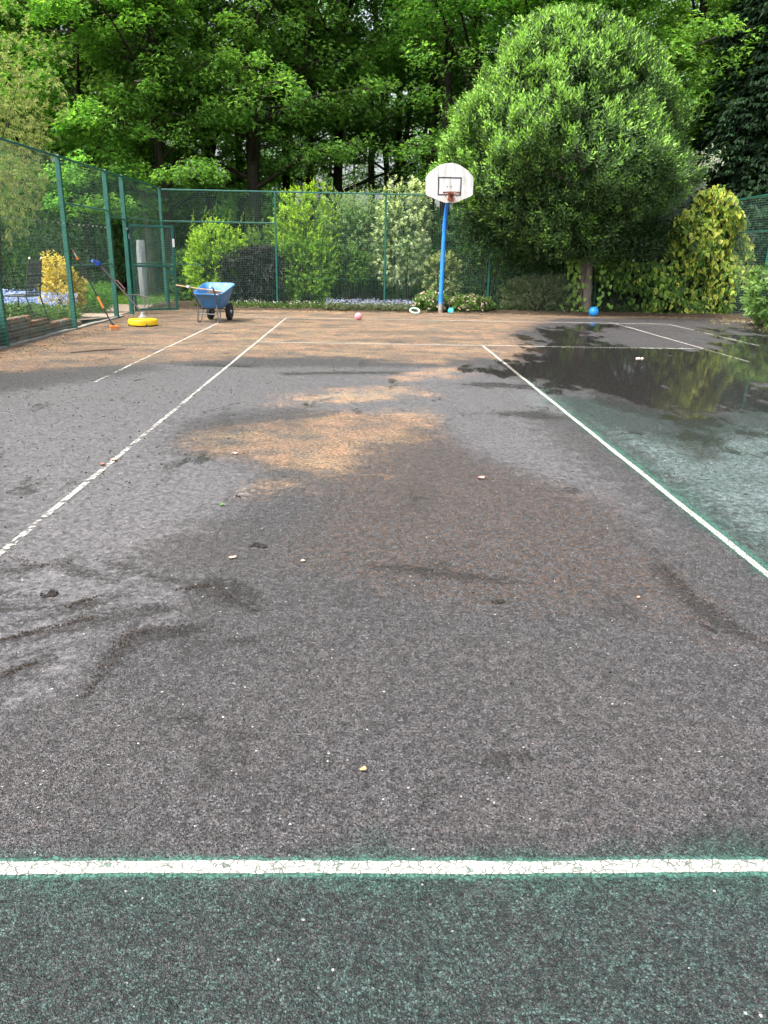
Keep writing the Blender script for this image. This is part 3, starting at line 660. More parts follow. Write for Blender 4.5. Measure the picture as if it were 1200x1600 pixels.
lf = thing('mesh_fence', 'tall green wire mesh fence beside the garden path and gate', 'fence', (FX, 14, 0))
LY = [5.0, 8.2, 11.42, 14.6, 17.4, 18.66, 22.3]
for y in LY[:-1]: post(lf, FX, y, FH+.02, .085 if y < 17 else .095)
for i in range(len(LY)-1):
    y0, y1 = LY[i], LY[i+1]; rail(lf, (FX+.02, y0, FH), (FX+.02, y1, FH), .022, 'top_rail')
    lo = 2.26 if i == 4 else .03
    panel(lf, (FX+.05, y0+.03), (FX+.05, y1-.03), lo, FH-.02, .06, .0006, .0018)
for y0, y1, z in [(14.6, 17.4, 2.38), (14.6, 17.4, 1.23), (17.4, 18.66, 2.24), (18.66, 22.3, 2.3), (18.66, 22.3, 1.2)]: rail(lf, (FX, y0, z), (FX, y1, z), .018)
for y0, y1, z in [(5, 14.6, 2.02), (5, 14.6, 1.5), (14.6, 17.4, 1.75)]: rail(lf, (FX+.055, y0, z), (FX+.055, y1, z), .0035, 'tension_wire', 5)
for y in np.arange(11.6, 17.2, .28):
    MB().lathe([(0.001, 0), (.008, .006), (.009, .014), (.001, .02)], (FX+.055, y, 2.005), 6, (1, 0, 0)).build('wire_tie', STEEL, lf)

bf = thing('mesh_fence', 'tall green wire mesh fence across the back of the court before the hedge', 'fence', (0, FY, 0))
BX = [FX, -4.76, -1.59, 1.48, 4.68, 7.5, RX]
for x in BX: post(bf, x, FY, FH-.02, .07 if x in (FX, RX) else .055)
for i in range(len(BX)-1):
    rail(bf, (BX[i], FY, FH-.03), (BX[i+1], FY, FH-.03), .022, 'top_rail'); panel(bf, (BX[i]+.03, FY-.045), (BX[i+1]-.03, FY-.045), .05, FH-.05)
rail(bf, (FX, FY, 2.33), (BX[1], FY, 2.33), .02); rail(bf, (FX, FY, 1.16), (-6.9, FY, 1.16), .012)
for z in (1.76, .83): rail(bf, (BX[1], FY-.05, z), (RX, FY-.05, z), .0035, 'tension_wire', 5)

rf = thing('mesh_fence', 'green wire mesh fence behind the yellow ivy and glossy rhododendron', 'fence', (RX, 15, 0))
RYS = [12.6, 16.2, 19.85, FY]
for y in RYS[:-1]: post(rf, RX, y, FH+.04, .07)
for i in range(3):
    rail(rf, (RX, RYS[i], FH+.03), (RX, RYS[i+1], FH), .024, 'top_rail'); rail(rf, (RX, RYS[i], 2.31), (RX, RYS[i+1], 2.31), .018)
    panel(rf, (RX-.045, RYS[i]+.03), (RX-.045, RYS[i+1]-.03), .05, FH-.02, .06, .0006, .0018)

# gate, swung inwards on its post
gA = np.array([FX+.075, 18.68]); gB = G(279, 489)[:2]; gd = (gB-gA)/np.linalg.norm(gB-gA); gw = np.linalg.norm(gB-gA); ga = math.atan2(gd[1], gd[0])
gate = thing('court_gate', 'green steel framed mesh gate standing open beside the yellow cleaner', 'gate', (*gA, 0)); GR = rotz(ga)
def gp(s, z, off=0.0): return np.array([*(gA+gd*s), z])+GR@np.array([0, off, 0])
GT = 2.13
for s, nm in ((.03, 'hinge_stile'), (gw-.03, 'latch_stile')):
    st = MB().rbox(gp(s, (GT+.08)/2), (.06, .05, GT-.08), .005, GR).build(nm, GREENP, gate)
    if nm == 'latch_stile': MB().box(gp(s, 1.72, -.028), (.055, .004, .20), GR).build('white_label', simple('label_white', (.75, .76, .76), .5, var=.06), st)
for z, nm in ((GT-.03, 'top_bar'), (1.16, 'middle_bar'), (.11, 'bottom_bar')): MB().rbox(gp(gw/2, z), (gw-.12, .045, .055), .005, GR).build(nm, GREENP, gate)
tag(addmesh('wire_mesh', wires(gp(.06, 0)[:2], gp(gw-.06, 0)[:2], .13, GT-.06, .05), WIREM, gate), kind='stuff')
MB().rbox(gp(gw-.24, .58), (.05, .04, .98), .004, GR).build('drop_bolt', GREENP, gate)
MB().box(gp(gw-.15, 1.02), (.24, .03, .10), GR).build('lock_box', GREENP, gate)
for z in (.35, 1.85): MB().lathe([(.022, -.06), (.022, .06)], gp(-.005, z), 10).build('hinge', STEEL, gate, smooth=True)
MB().lathe([(.001, 0), (.05, .005), (.055, .03), (.03, .06), (.001, .065)], (FX+.05, 18.62, 2.0), 12, (1, 0, 0)).build('top_hinge_boss', BLACKP, gate, smooth=True)

# ------------------------------------------------------------------ retaining wall and edging along the left fence
rw = thing('retaining_wall', 'low rough stone retaining wall under the garden side fence', 'wall', (-8.16, 11, 0))
STN = [simple('wall_stone_brown', (.20, .15, .11), .9, var=.4, vscale=14, bump=.9, bscale=45), simple('wall_stone_grey', (.17, .16, .135), .9, var=.4, vscale=14, bump=.9, bscale=45), simple('wall_stone_red', (.22, .115, .075), .9, var=.4, vscale=14, bump=.9, bscale=45)]
r = np.random.default_rng(3)
def stone_mesh(seed):
    q = np.random.default_rng(seed); mb = MB().rbox((0, 0, 0), (1, 1, 1), .09); V = np.array(mb.V)+q.normal(size=(len(mb.V), 3))*.025
    me = bpy.data.meshes.new('stone'); me.from_pydata([tuple(v) for v in V], [], mb.F); me.update(); return me
SM = [[stone_mesh(20+k) for k in range(3)] for _ in STN]
for j, mt in enumerate(STN):
    for me in SM[j]: me.materials.append(mt)
z = 0.0; row = 0
while z < .62:
    hh = .105; y = 5.5+.12*(row % 2)
    while y < 17:
        ln = r.uniform(.18, .36); top = float(gz(y+ln/2))+.02
        if z+hh*.4 < top and y+ln < 15.4:
            k = 2 if (top-z < .16 and r.random() < .8) else int(r.random() < .5)
            o = bpy.data.objects.new('stone', SM[k][int(r.integers(3))]); COL.objects.link(o); o.parent = rw
            o.location = (-8.17+.012*r.normal()+8.16, y+ln/2-11, z+hh/2); o.scale = (.13, ln*.97, hh*.95); o.rotation_euler = (0, 0, .03*r.normal())
        y += ln
    z += hh; row += 1
kb = thing('concrete_edging', 'grey concrete edging strip along the foot of the left fence', 'edging', (FX, 11, 0))
CONC = simple('edging_concrete', (.24, .225, .21), .9, var=.3, vscale=10, bump=.6, bscale=70, dirt=(.12, .075, .04), dscale=6)
for i, y in enumerate(np.arange(5, 17.2, .92)):
    MB().rbox((FX-.01, y+.45, -.01+.006*math.sin(i*3)), (.11, .905, .09), .008).build('edging_block', CONC, kb)

# ------------------------------------------------------------------ basketball hoop
hoop = thing('basketball_hoop', 'white fan shaped basketball backboard on a blue post with rusty ring', 'basketball hoop', G(688, 489))
m_, n_, l_, b_ = newmat('blue_post_paint'); v_ = coord(n_)
sx = n_.new('ShaderNodeSeparateXYZ'); l_.new(v_, sx.inputs[0])
cc = ramp(n_, l_, noise(n_, l_, v_, 3, 4), [(.3, (.012, .17, .66)), (.7, (.03, .26, .80))])
rustf = mapr(n_, l_, noise(n_, l_, v_, 7, 6, .7), .60, .66)
rust_low = mapr(n_, l_, math_(n_, l_, 'ADD', sx.outputs[2], math_(n_, l_, 'MULTIPLY', noise(n_, l_, v_, 9, 4), .25)), .42, .34)
cc = mixc(n_, l_, rustf, cc, (.13, .055, .03)); cc = mixc(n_, l_, rust_low, cc, (.26, .25, .23)); l_.new(cc, b_.inputs['Base Color']); setp(b_, rough=.45)
BLUEP = m_
RUST = simple('rusty_orange_ring', (.20, .055, .025), .8, var=.5, vscale=18, bump=.4, bscale=80, dirt=(.09, .035, .022), dscale=12, dlo=.45, dhi=.6)
pb = G(688, 489); bY = 20.15
px0 = pb[0]
bc = PY(702, 290, bY)
MB().tube([(px0, 20.9, -.1), (px0-.005, 20.9, .6), (px0+.02, 20.9, 2.3), (px0+.03, 20.86, 2.5), (px0+.04, 20.74, 2.72), (px0+.05, 20.56, 2.92), (px0+.05, 20.33, 3.02)], [.062, .06, .058, .058, .057, .056, .055], 14).build('post', BLUEP, hoop, smooth=True)
MB().lathe([(.11, 0), (.11, .02), (.075, .03), (.07, .10)], (px0, 20.9, -.02), 16).build('base_flange', simple('rusty_base', (.17, .13, .10), .8, var=.4), hoop, smooth=True)
OUT = [(250, 385), (262, 355), (300, 310), (340, 275), (380, 240), (430, 205), (480, 177), (540, 157), (600, 149), (660, 148), (710, 153), (755, 168), (800, 190), (850, 221), (900, 260), (940, 298), (975, 340), (1000, 385), (990, 635), (975, 655), (940, 677), (830, 722), (735, 763), (700, 769), (560, 769), (525, 760), (400, 712), (300, 672), (270, 656), (250, 625)]
P0 = [PY(640+x/10, 240+y/10, bY) for x, y in OUT]
def prism(poly, y0, y1, bev=.006):
    c = np.mean(poly, 0); n = len(poly); V = []; F = []
    for yy, k in ((y0, 1-bev*1.5), (y0+bev, 1.0), (y1-bev, 1.0), (y1, 1-bev*1.5)):
        for q in poly: V.append((c[0]+(q[0]-c[0])*k, yy, c[2]+(q[2]-c[2])*k))
    for a in range(3):
        for j in range(n): F.append((a*n+j, (a+1)*n+j, (a+1)*n+(j+1) % n, a*n+(j+1) % n))
    F.append(tuple(range(n))); F.append(tuple(range(4*n-1, 3*n-1, -1)))
    return MB().add(V, F)
m_, n_, l_, b_ = newmat('weathered_white_board'); v_ = coord(n_); mp_ = n_.new('ShaderNodeMapping'); mp_.inputs['Scale'].default_value = (7, 7, 1.2); l_.new(v_, mp_.inputs[0])
cc = ramp(n_, l_, noise(n_, l_, mp_.outputs[0], 1.5, 6, .65), [(.32, (.30, .31, .30)), (.46, (.46, .465, .46)), (.60, (.55, .55, .55))])
sp = n_.new('ShaderNodeSeparateXYZ'); l_.new(v_, sp.inputs[0])
dx = math_(n_, l_, 'ABSOLUTE', math_(n_, l_, 'SUBTRACT', sp.outputs[0], float(bc[0]-pb[0]))); lowm = mapr(n_, l_, sp.outputs[2], 3.12, 2.92)
st_ = math_(n_, l_, 'MULTIPLY', math_(n_, l_, 'MULTIPLY', mapr(n_, l_, dx, .42, .05), lowm), mapr(n_, l_, noise(n_, l_, mp_.outputs[0], 2.2, 5), .35, .62))
cc = mixc(n_, l_, math_(n_, l_, 'MULTIPLY', st_, .6), cc, (.62, .42, .34)); l_.new(cc, b_.inputs['Base Color']); setp(b_, rough=.5, spec=.4)
board = prism(P0, bY-.012, bY+.016).build('backboard', m_, hoop)
mk = simple('faded_black_marking', (.045, .045, .05), .6, var=.3)
def px7(x, y, Y): return PY(640+x/10, 240+y/10, Y)
a0, a1 = px7(445, 362, bY), px7(803, 660, bY); th = .034; yy = bY-.0145
for (x0, z0, x1, z1) in [(a0[0], a0[2]-th, a1[0], a0[2]), (a0[0], a1[2], a1[0], a1[2]+th), (a0[0], a1[2]+th+.001, a0[0]+th, a0[2]-th-.001), (a1[0]-th, a1[2]+th+.001, a1[0], a0[2]-th-.001)]:
    MB().box(((x0+x1)/2, yy, (z0+z1)/2), (x1-x0, .004, z1-z0)).build('target_square', mk, board)
for x in (587, 652):
    q = px7(x, 518, bY); MB().lathe([(.016, 0), (.016, .004)], (q[0], bY-.017, q[2]), 10, (0, 1, 0)).build('bolt_hole', mk, board)
rc = px7(640, 625, bY); rc = np.array([rc[0], bY-.012, rc[2]])
bk = MB().box(rc+np.array([0, -.02, -.07]), (.13, .02, .20)).box(rc+np.array([0, -.09, -.005]), (.11, .13, .022)).box(rc+np.array([0, -.045, -.165]), (.16, .03, .02)).build('ring_bracket', RUST, hoop)
ring = MB().torus(rc+np.array([0, -.37, 0]), .228, .012, n=32).build('ring', RUST, hoop, smooth=True)
for s in (-1, 1): MB().tube([rc+np.array([s*.06, -.03, -.16]), rc+np.array([s*.215, -.33, -.01])], .007, 6).build('ring_strut', RUST, hoop)
for k in range(12):
    a = 2*math.pi*k/12; MB().torus(rc+np.array([.228*math.cos(a), -.37+.228*math.sin(a), -.016]), .011, .003, (math.cos(a), math.sin(a), 0), 8, 5).build('net_hook', RUST, ring)
MB().tube([(px0+.05, 20.36, 3.02), (rc[0], bY+.02, 3.06)], [.05, .05], 10).build('mounting_arm', BLUEP, hoop)
MB().box((rc[0], bY+.03, 3.07), (.34, .025, .34)).build('mounting_plate', BLUEP, hoop)

# ------------------------------------------------------------------ wheelbarrow
wl0 = np.array([-5.66, 16.98, 0.0]); WR = rotz(math.radians(-8))
wbr = thing('wheelbarrow', 'blue plastic wheelbarrow with two wheels standing on the sideline', 'wheelbarrow', wl0)
def W(x, y, z): return wl0+WR@np.array([x*.77, y*.95, z], float)
def rrect(hx, hy, rc_, n=5):
    P = []
    for cx, cy, a0_ in ((hx-rc_, hy-rc_, 0), (-hx+rc_, hy-rc_, 90), (-hx+rc_, -hy+rc_, 180), (hx-rc_, -hy+rc_, 270)):
        for k in range(n): a = math.radians(a0_+90*k/(n-1)); P.append((cx+rc_*math.cos(a), cy+rc_*math.sin(a)))
    return P
def tub():
    rings = []; N = 20
    def rg(hx, hy, rc_, cy, z0, tilt, back): return [W(x*(1+back*(y/hy)), y+cy, z0+tilt*(y/hy)) for x, y in rrect(hx, hy, rc_)]
    spec = [(.455, .52, .16, .08, .70, .10, .06), (.48, .545, .18, .08, .715, .10, .06), (.485, .55, .18, .08, .735, .105, .06), (.465, .53, .17, .08, .742, .105, .06), (.435, .50, .15, .08, .725, .10, .06), (.36, .42, .13, .10, .54, .05, .05), (.285, .33, .11, .12, .37, .02, .04), (.25, .29, .09, .12, .345, .02, .04)]
    out = [(.27, .31, .10, .12, .325, .02, .04), (.30, .345, .11, .12, .35, .02, .04), (.375, .435, .13, .10, .54, .05, .05)]
    R = [rg(*s) for s in out]+[rg(*s) for s in spec]; V = [v for q in R for v in q]; F = []
    for i in range(len(R)-1):
        for j in range(N): F.append((i*N+j, i*N+(j+1) % N, (i+1)*N+(j+1) % N, (i+1)*N+j))
    F.append(tuple(range(N-1, -1, -1))); F.append(tuple(range((len(R)-1)*N, len(R)*N)))
    return MB().add(V, F)
BTUB = simple('blue_tub_plastic', (.05, .20, .46), .55, var=.2, vscale=5, dirt=(.13, .15, .17), dscale=7, dlo=.5, dhi=.72)
GALV = simple('grey_frame_tube', (.12, .12, .125), .5, .4, var=.3)
tub().build('tub', BTUB, wbr, smooth=True)
for s in (-1, 1):
    hd = MB().tube([W(s*.33, -.86, .80), W(s*.33, -.74, .77), W(s*.32, -.58, .62), W(s*.28, -.42, .40), W(s*.25, -.28, .30), W(s*.23, .1, .29), W(s*.22, .52, .22)], .017, 8).build('handle_tube', GALV, wbr, smooth=True)
    MB().tube([W(s*.33, -.95, .81), W(s*.33, -.80, .785)], [.024, .024], 10).build('grip', simple('grey_grip', (.55, .56, .58), .6), hd, smooth=True)
    MB().tube([W(s*.28, -.42, .40), W(s*.30, -.43, .20), W(s*.31, -.43, .03), W(s*.31, -.40, .012), W(s*.30, -.28, .012), W(s*.295, -.22, .04), W(s*.26, -.14, .29)], .015, 8).build('leg', GALV, wbr, smooth=True)
    MB().tube([W(s*.32, -.58, .62), W(s*.35, -.50, .63), W(s*.34, -.42, .60)], .012, 6).build('tub_brace', simple('pale_brace', (.6, .62, .65), .5), wbr, smooth=True)
    wc = W(s*.30, .50, .20); wax = WR@np.array([1.0, 0, 0])
    wh = MB().lathe([(.115, -.035), (.165, -.05), (.195, -.038), (.20, 0), (.195, .038), (.165, .05), (.115, .035)], wc, 28, wax).build('wheel', simple('wheel_rubber', (.022, .022, .023), .85, bump=.5, bscale=50), wbr, smooth=True)
    MB().lathe([(.118, -.036), (.105, -.02), (.05, -.03), (.03, -.055), (.001, -.055)], wc, 20, wax, close=False).lathe([(.118, .036), (.105, .02), (.05, .03), (.03, .055), (.001, .055)], wc, 20, wax, close=False).build('rim', simple('grey_rim', (.42, .42, .42), .5, .3), wh, smooth=True)
MB().tube([W(-.34, .50, .20), W(.34, .50, .20)], .012, 8).build('axle', GALV, wbr)
MB().tube([W(-.30, -.42, .19), W(.30, -.42, .19)], .012, 8).build('cross_bar', GALV, wbr)
# soil in the tub and the wooden handle lying across it
sv = []; sf = []
for i in range(9):
    for j in range(9):
        x, y = (i-4)/4, (j-4)/4; q = max(0, 1-.9*(x*x+y*y)); sv.append(W(x*.36, .08+y*.40, .545+.13*q+.02*random.random()-.05*(1-q)))
for i in range(8):
    for j in range(8): k = i*9+j; sf.append((k, k+9, k+10, k+1))
SOILM = simple('damp_sweepings', (.055, .035, .022), .95, var=.5, vscale=30, bump=1, bscale=60)
tag(MB().add(sv, sf).build('soil_heap', SOILM, None, W(0, .1, .5)), 'dark heap of swept soil inside the blue wheelbarrow', 'soil')
WOODH = simple('pale_wood_handle', (.46, .31, .18), .6, var=.25, vscale=12)
tag(MB().tube([W(-1.02, -.22, .80), W(-.50, -.08, .735), W(.28, .22, .655)], [.016, .016, .016], 8).build('wooden_handle', WOODH, None, W(-.5, 0, .7), smooth=True), 'pale wooden tool handle sticking out of the wheelbarrow', 'tool handle')

# ------------------------------------------------------------------ yellow surface cleaner with lance
yc = G(224, 509); yc[2] = 0
cl = thing('surface_cleaner', 'yellow rotary surface cleaner with long lance leaning on the fence', 'pressure washer', yc)
YEL = simple('yellow_plastic', (.78, .50, .012), .4, var=.1, dirt=(.45, .27, .05), dscale=9, dlo=.62, dhi=.8)
def ngon(r_, z, n=28, sq=.12): return [(r_*(1+sq*math.cos(4*(2*math.pi*k/n)))*math.cos(2*math.pi*k/n+.3), r_*(1+sq*math.cos(4*(2*math.pi*k/n)))*math.sin(2*math.pi*k/n+.3), z) for k in range(n)]
V = []; F = []; RG = [(.27, .02), (.295, .026), (.30, .05), (.292, .125), (.275, .142), (.25, .148), (.12, .16), (.07, .165)]
for r_, z in RG: V += [yc+np.array(q) for q in ngon(r_, z, 28, .05)]
for i in range(len(RG)-1):
    for j in range(28): F.append((i*28+j, i*28+(j+1) % 28, (i+1)*28+(j+1) % 28, (i+1)*28+j))
F.append(tuple(range(27, -1, -1))); F.append(tuple(range(7*28, 8*28)))
MB().add(V, F).build('housing', YEL, cl, smooth=True)
hub = MB().lathe([(.085, .16), (.085, .185), (.06, .21), (.035, .24), (.03, .29), (.001, .295)], yc, 16).build('hub', simple('pale_grey_hub', (.30, .31, .32), .5), cl, smooth=True)
for a in (.5, 2.1, 3.7, 5.2):
    MB().lathe([(.03, -.015), (.034, 0), (.03, .015)], yc+np.array([.285*math.cos(a), .285*math.sin(a), .034]), 12, (math.sin(a), -math.cos(a), 0)).build('castor', BLACKP, cl, smooth=True)
wt = PX(150, 408, FX+.09); ws_ = yc+np.array([0, 0, .27]); wd = (wt-ws_)/np.linalg.norm(wt-ws_); wln = np.linalg.norm(wt-ws_)
MB().tube([ws_, ws_+wd*wln*.55], .017, 8).build('lance', simple('brown_grey_lance', (.09, .075, .07), .4, .5), cl, smooth=True)
MB().tube([ws_+wd*wln*.5, ws_+wd*wln*.92], .023, 8).build('lance_sleeve', BLACKP, cl, smooth=True)
side = np.cross(wd, [0, 0, 1.]); side /= np.linalg.norm(side); upv = np.cross(side, wd)
MB().tube([ws_+wd*wln*.40+upv*.02, ws_+wd*wln*.42+upv*.07, ws_+wd*wln*.58+upv*.07, ws_+wd*wln*.60+upv*.02], .012, 6).build('side_handle', simple('red_brown_handle', (.16, .08, .07), .5), cl, smooth=True)
g0 = ws_+wd*wln*.92
gun = MB().box(g0+wd*.06, (.07, .16, .09), None).tube([g0+wd*.05, g0+wd*.05+np.array([-.05, -.22, .06])], [.03, .026], 8).build('trigger_gun', simple('blue_trigger', (.03, .09, .55), .45), cl)
MB().tube([g0+wd*.04+np.array([-.02, -.24, .13]), g0+wd*.06+np.array([-.03, -.1, .15]), g0+wd*.1+np.array([0, .06, .13]), g0+wd*.02+np.array([0, .12, .02]), g0-wd*.2+np.array([0, .08, 0])], .012, 8).build('grip_loop', BLACKP, gun, smooth=True)
hp = [ws_+wd*.5+np.array([0, 0, .01]), ws_+wd*.48+np.array([.22, .05, .03]), yc+np.array([.12, .10, .58]), yc+np.array([.17, .08, .50]), yc+np.array([.10, .05, .36]), yc+np.array([.06, .03, .24])]
MB().tube(curve(hp, 18), .011, 7).build('hose', simple('grey_hose', (.07, .07, .07), .5), cl, smooth=True)

# telescopic brush leaning on the fence
tb = G(179, 516); tb[2] = 0.03; tt = PX(115, 393, FX+.085)
br = thing('scrubbing_brush', 'long black and orange telescopic pole brush leaning on the mesh fence', 'brush', tb)
def tl(a, b): return [tb+(tt-tb)*a, tb+(tt-tb)*b]
ORA = simple('orange_plastic', (.72, .20, .03), .45, var=.15)
MB().tube(tl(.08, .30), .014, 8).build('lower_pole', BLACKP, br, smooth=True); MB().tube(tl(.27, .42), .02, 8).build('orange_collar', ORA, br, smooth=True)
MB().tube(tl(.41, .90), .017, 8).build('upper_pole', BLACKP, br, smooth=True); MB().tube(tl(.90, .995), .013, 8).build('pole_end', simple('silver_pole', (.5, .48, .45), .4, .5), br, smooth=True)
MB().tube(tl(.895, .93), .024, 8).build('pole_clamp', ORA, br, smooth=True); MB().lathe([(.001, -.03), (.024, -.02), (.028, 0), (.02, .025), (.001, .03)], tt, 10).build('end_knob', simple('brown_knob', (.22, .09, .05), .5), br, smooth=True)
hd = MB().rbox(tb+np.array([0, 0, .045]), (.17, .085, .04), .008, rotz(.4)).build('brush_head', ORA, br)
MB().rbox(tb+np.array([0, 0, .008]), (.16, .08, .045), .006, rotz(.4)).build('bristles', simple('orange_bristle', (.55, .22, .08), .9, bump=.8, bscale=120), hd)
MB().tube([tb+np.array([0, 0, .06]), tl(.09, .1)[0]], [.03, .02], 8).build('joint', BLACKP, br, smooth=True)

# ------------------------------------------------------------------ balls and ring toy
def ball(name, label, px, py_bottom, R, mat, off=0.0, seams=True):
    q = G(px, py_bottom); c = np.array([q[0], q[1]+off, R-.004]); o = thing(name, label, 'ball', (c[0], c[1], 0))
    pr = [(R*math.cos(a), R*math.sin(a)) for a in np.linspace(-math.pi/2+.02, math.pi/2-.02, 18)]
    MB().lathe(pr, c, 28, (.3, .2, 1)).build('shell', mat, o, smooth=True)
    if seams:
        sm = simple(name+'_seam', tuple(x*.6 for x in mat['col']), .5)
        for ax in ((1, 0, .2), (.2, 1, 0)): MB().torus(c, R*.996, R*.018, ax, 36, 6).build('seam', sm, o, smooth=True)
    MB().lathe([(.001, 0), (R*.05, .001), (R*.05, .004)], c+np.array([0, -R*.82, R*.57]), 8, (0, -.82, .57)).build('valve', BLACKP, o)
    return o
def bm(name, col, **k):
    m = simple(name, col, k.pop('rough', .45), var=.08, bump=.15, bscale=160, **k); m['col'] = col; return m
ball('rubber_ball', 'blue rubber ball at the foot of the leaning tree', 927, 494.5, .135, bm('blue_rubber', (.012, .26, .70)))
ball('playground_ball', 'pink ball lying on the far baseline', 560, 500, .09, bm('pink_rubber', (.78, .26, .30)))
ball('toy_ball', 'turquoise and white ball among the border flowers', 704.5, 490.5, .085, bm('turquoise_rubber', (.02, .45, .52), dirt=(.75, .8, .8), dscale=9, dlo=.5, dhi=.56))
q = G(648, 490.5)
tag(MB().torus((q[0], q[1], .088), .128, .024, (.08, -.42, .87), 32, 10).build('ring_toy', simple('mint_rubber', (.36, .62, .47), .5, var=.1), None, (q[0], q[1], 0), smooth=True), 'mint green throwing ring propped at the border edge', 'ring toy')

# ------------------------------------------------------------------ big round evergreen
def round_tree():
    r = np.random.default_rng(31); base = G(912, 489); base = np.array([base[0], 21.72, 0.0]); base[0] = PY(912, 489, 21.72)[0]
    o = thing('round_evergreen_tree', 'large round evergreen tree with bright shoot tips leaning over the court', 'tree', base)
    c = PY(886, 236, 21.9); R = np.array([3.2, 2.9, 3.06]); tw = 8800; per = 11
    yp = np.array([16, 22, 35, 60, 100, 150, 200, 250, 285, 310, 340, 400]); hw = np.array([8, 40, 70, 98, 126, 156, 178, 191, 184, 160, 128, 80])*.0176
    zp = np.array([PY(886, q, 21.9)[2] for q in yp]); Rz = lambda z: np.interp(z, zp[::-1], hw[::-1])
    def skin(z, a):
        bump = 1+.07*np.sin(3*a+1.3*z)+.06*np.sin(7*a-2.2*z+1)+.06*np.sin(2.6*z+2*a)+.035*np.sin(11*a+5*z)
        return Rz(z)*bump
    nc = 1000; zg = np.linspace(zp[-1], zp[0], 400); wgt = Rz(zg)+.25; cz = np.interp(r.random(nc), np.cumsum(wgt)/wgt.sum(), zg); ca = r.uniform(0, 6.283, nc); ck = .6+.8*r.random(nc)
    ci = r.integers(0, nc, tw); dz = .15*r.normal(size=tw); da = .15*r.normal(size=tw); z = np.clip(cz[ci]+dz, zp[-1], zp[0]-.02); rr0 = np.maximum(Rz(z), .3); a = ca[ci]+da/rr0
    cbump = np.clip(1-(dz**2+da**2)/.09, 0, 1)*ck[ci]
    inner = np.where(r.random(tw) < .8, .94+.075*cbump, r.uniform(.72, .94, tw)); rr1 = skin(z, a)*inner+.05*r.normal(size=tw)+np.where(r.random(tw) < .04, .22*r.random(tw), 0)
    cxz = np.interp(z, [2, 4.2, 7.6], [c[0]+.15, c[0], c[0]-.1])
    tip = np.stack([cxz+rr1*np.cos(a), c[1]+.92*rr1*np.sin(a), z], 1)
    slope = -(Rz(z+.1)-Rz(z-.1))/.2; d = unit(np.stack([np.cos(a), np.sin(a), np.clip(slope, -1.5, 4)], 1))
    low = np.clip((zp[8]-z)/(zp[8]-zp[-1]), 0, 1)
    ax = unit(d*.75+np.array([0, 0, .85])+.30*r.normal(size=(tw, 3)))
    I = np.repeat(np.arange(tw), per); n = len(I); k = np.tile(np.arange(per), tw); s = (k+.5)/per
    A = ax[I]; ref = unit(np.cross(A, np.array([.31, .17, 1.])+0*A)); B = np.cross(A, ref); ph = k*2.4+I*1.7
    rad_ = ref*np.cos(ph)[:, None]+B*np.sin(ph)[:, None]; ln = (.36*(.7+.6*r.random(tw)))[I]
    P = tip[I]+A*((s-.8)*ln)[:, None]+rad_*.02; D = unit(A*(.15+1.1*s)[:, None]+rad_*(1.1-.55*s)[:, None]); N = unit(A-rad_*.4+.2*r.normal(size=(n, 3)))
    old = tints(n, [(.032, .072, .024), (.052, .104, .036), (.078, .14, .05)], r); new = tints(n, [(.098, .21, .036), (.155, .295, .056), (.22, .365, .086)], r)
    young_lit = np.clip(.5+.6*cbump-.62*low-.3*(inner < .95), .05, 1)*np.clip(.75+.35*(-d[:, 0])+.25*d[:, 2], .35, 1.1)  # bright leaves favour top and left: the lit side put into the tint
    young = (r.random(tw) < young_lit)[I] & (s > .42); T = np.where(young[:, None], new, old)*(1+.16*r.normal(size=tw))[I][:, None].clip(.6, 1.5)
    ll = .118*(.6+.7*r.random(n))
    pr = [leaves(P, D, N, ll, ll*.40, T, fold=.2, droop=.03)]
    # older leaves filling the inside of the crown
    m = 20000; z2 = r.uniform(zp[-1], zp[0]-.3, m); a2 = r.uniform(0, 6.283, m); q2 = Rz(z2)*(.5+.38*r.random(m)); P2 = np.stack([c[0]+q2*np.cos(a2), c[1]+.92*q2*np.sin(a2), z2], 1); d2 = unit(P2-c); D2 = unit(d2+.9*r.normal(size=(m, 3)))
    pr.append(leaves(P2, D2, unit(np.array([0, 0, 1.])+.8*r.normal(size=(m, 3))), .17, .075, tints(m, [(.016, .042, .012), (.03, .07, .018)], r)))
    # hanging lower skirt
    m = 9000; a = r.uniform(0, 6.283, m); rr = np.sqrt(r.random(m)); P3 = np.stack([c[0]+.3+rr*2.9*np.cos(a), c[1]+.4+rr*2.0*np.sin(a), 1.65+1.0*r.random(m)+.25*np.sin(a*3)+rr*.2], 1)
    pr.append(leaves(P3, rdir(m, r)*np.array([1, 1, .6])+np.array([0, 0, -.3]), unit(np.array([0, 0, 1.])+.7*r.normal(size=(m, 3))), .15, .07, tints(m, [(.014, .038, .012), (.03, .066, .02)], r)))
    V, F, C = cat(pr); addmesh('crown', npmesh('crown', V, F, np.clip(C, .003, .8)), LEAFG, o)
    t1 = PY(917, 330, 21.72); mb = MB()
    tk = curve([base+np.array([0, 0, -.1]), base+np.array([-.06, 0, .8]), (base+t1)/2+np.array([.05, 0, .3]), t1, t1+np.array([-.25, 0, 1.2]), t1+np.array([-.5, 0, 2.6])], 18)
    rr = np.interp(np.linspace(0, 1, 18), [0, .12, .4, .7, 1], [.27, .215, .18, .14, .06]); mb.tube(tk, rr*(1+.06*r.normal(size=18)), 14)
    for j in range(16):
        q = tk[6+int(j*.7)]; a = j*2.4; e = c+np.array([2.4*math.cos(a), 2.2*math.sin(a), r.uniform(-1.0, 1.8)]); mb.tube([q, (q+e)/2+np.array([0, 0, -.2]), e], [.075, .045, .012], 7, cap=False)
    addmesh('trunk', npm(mb), BARKP, o)
round_tree()

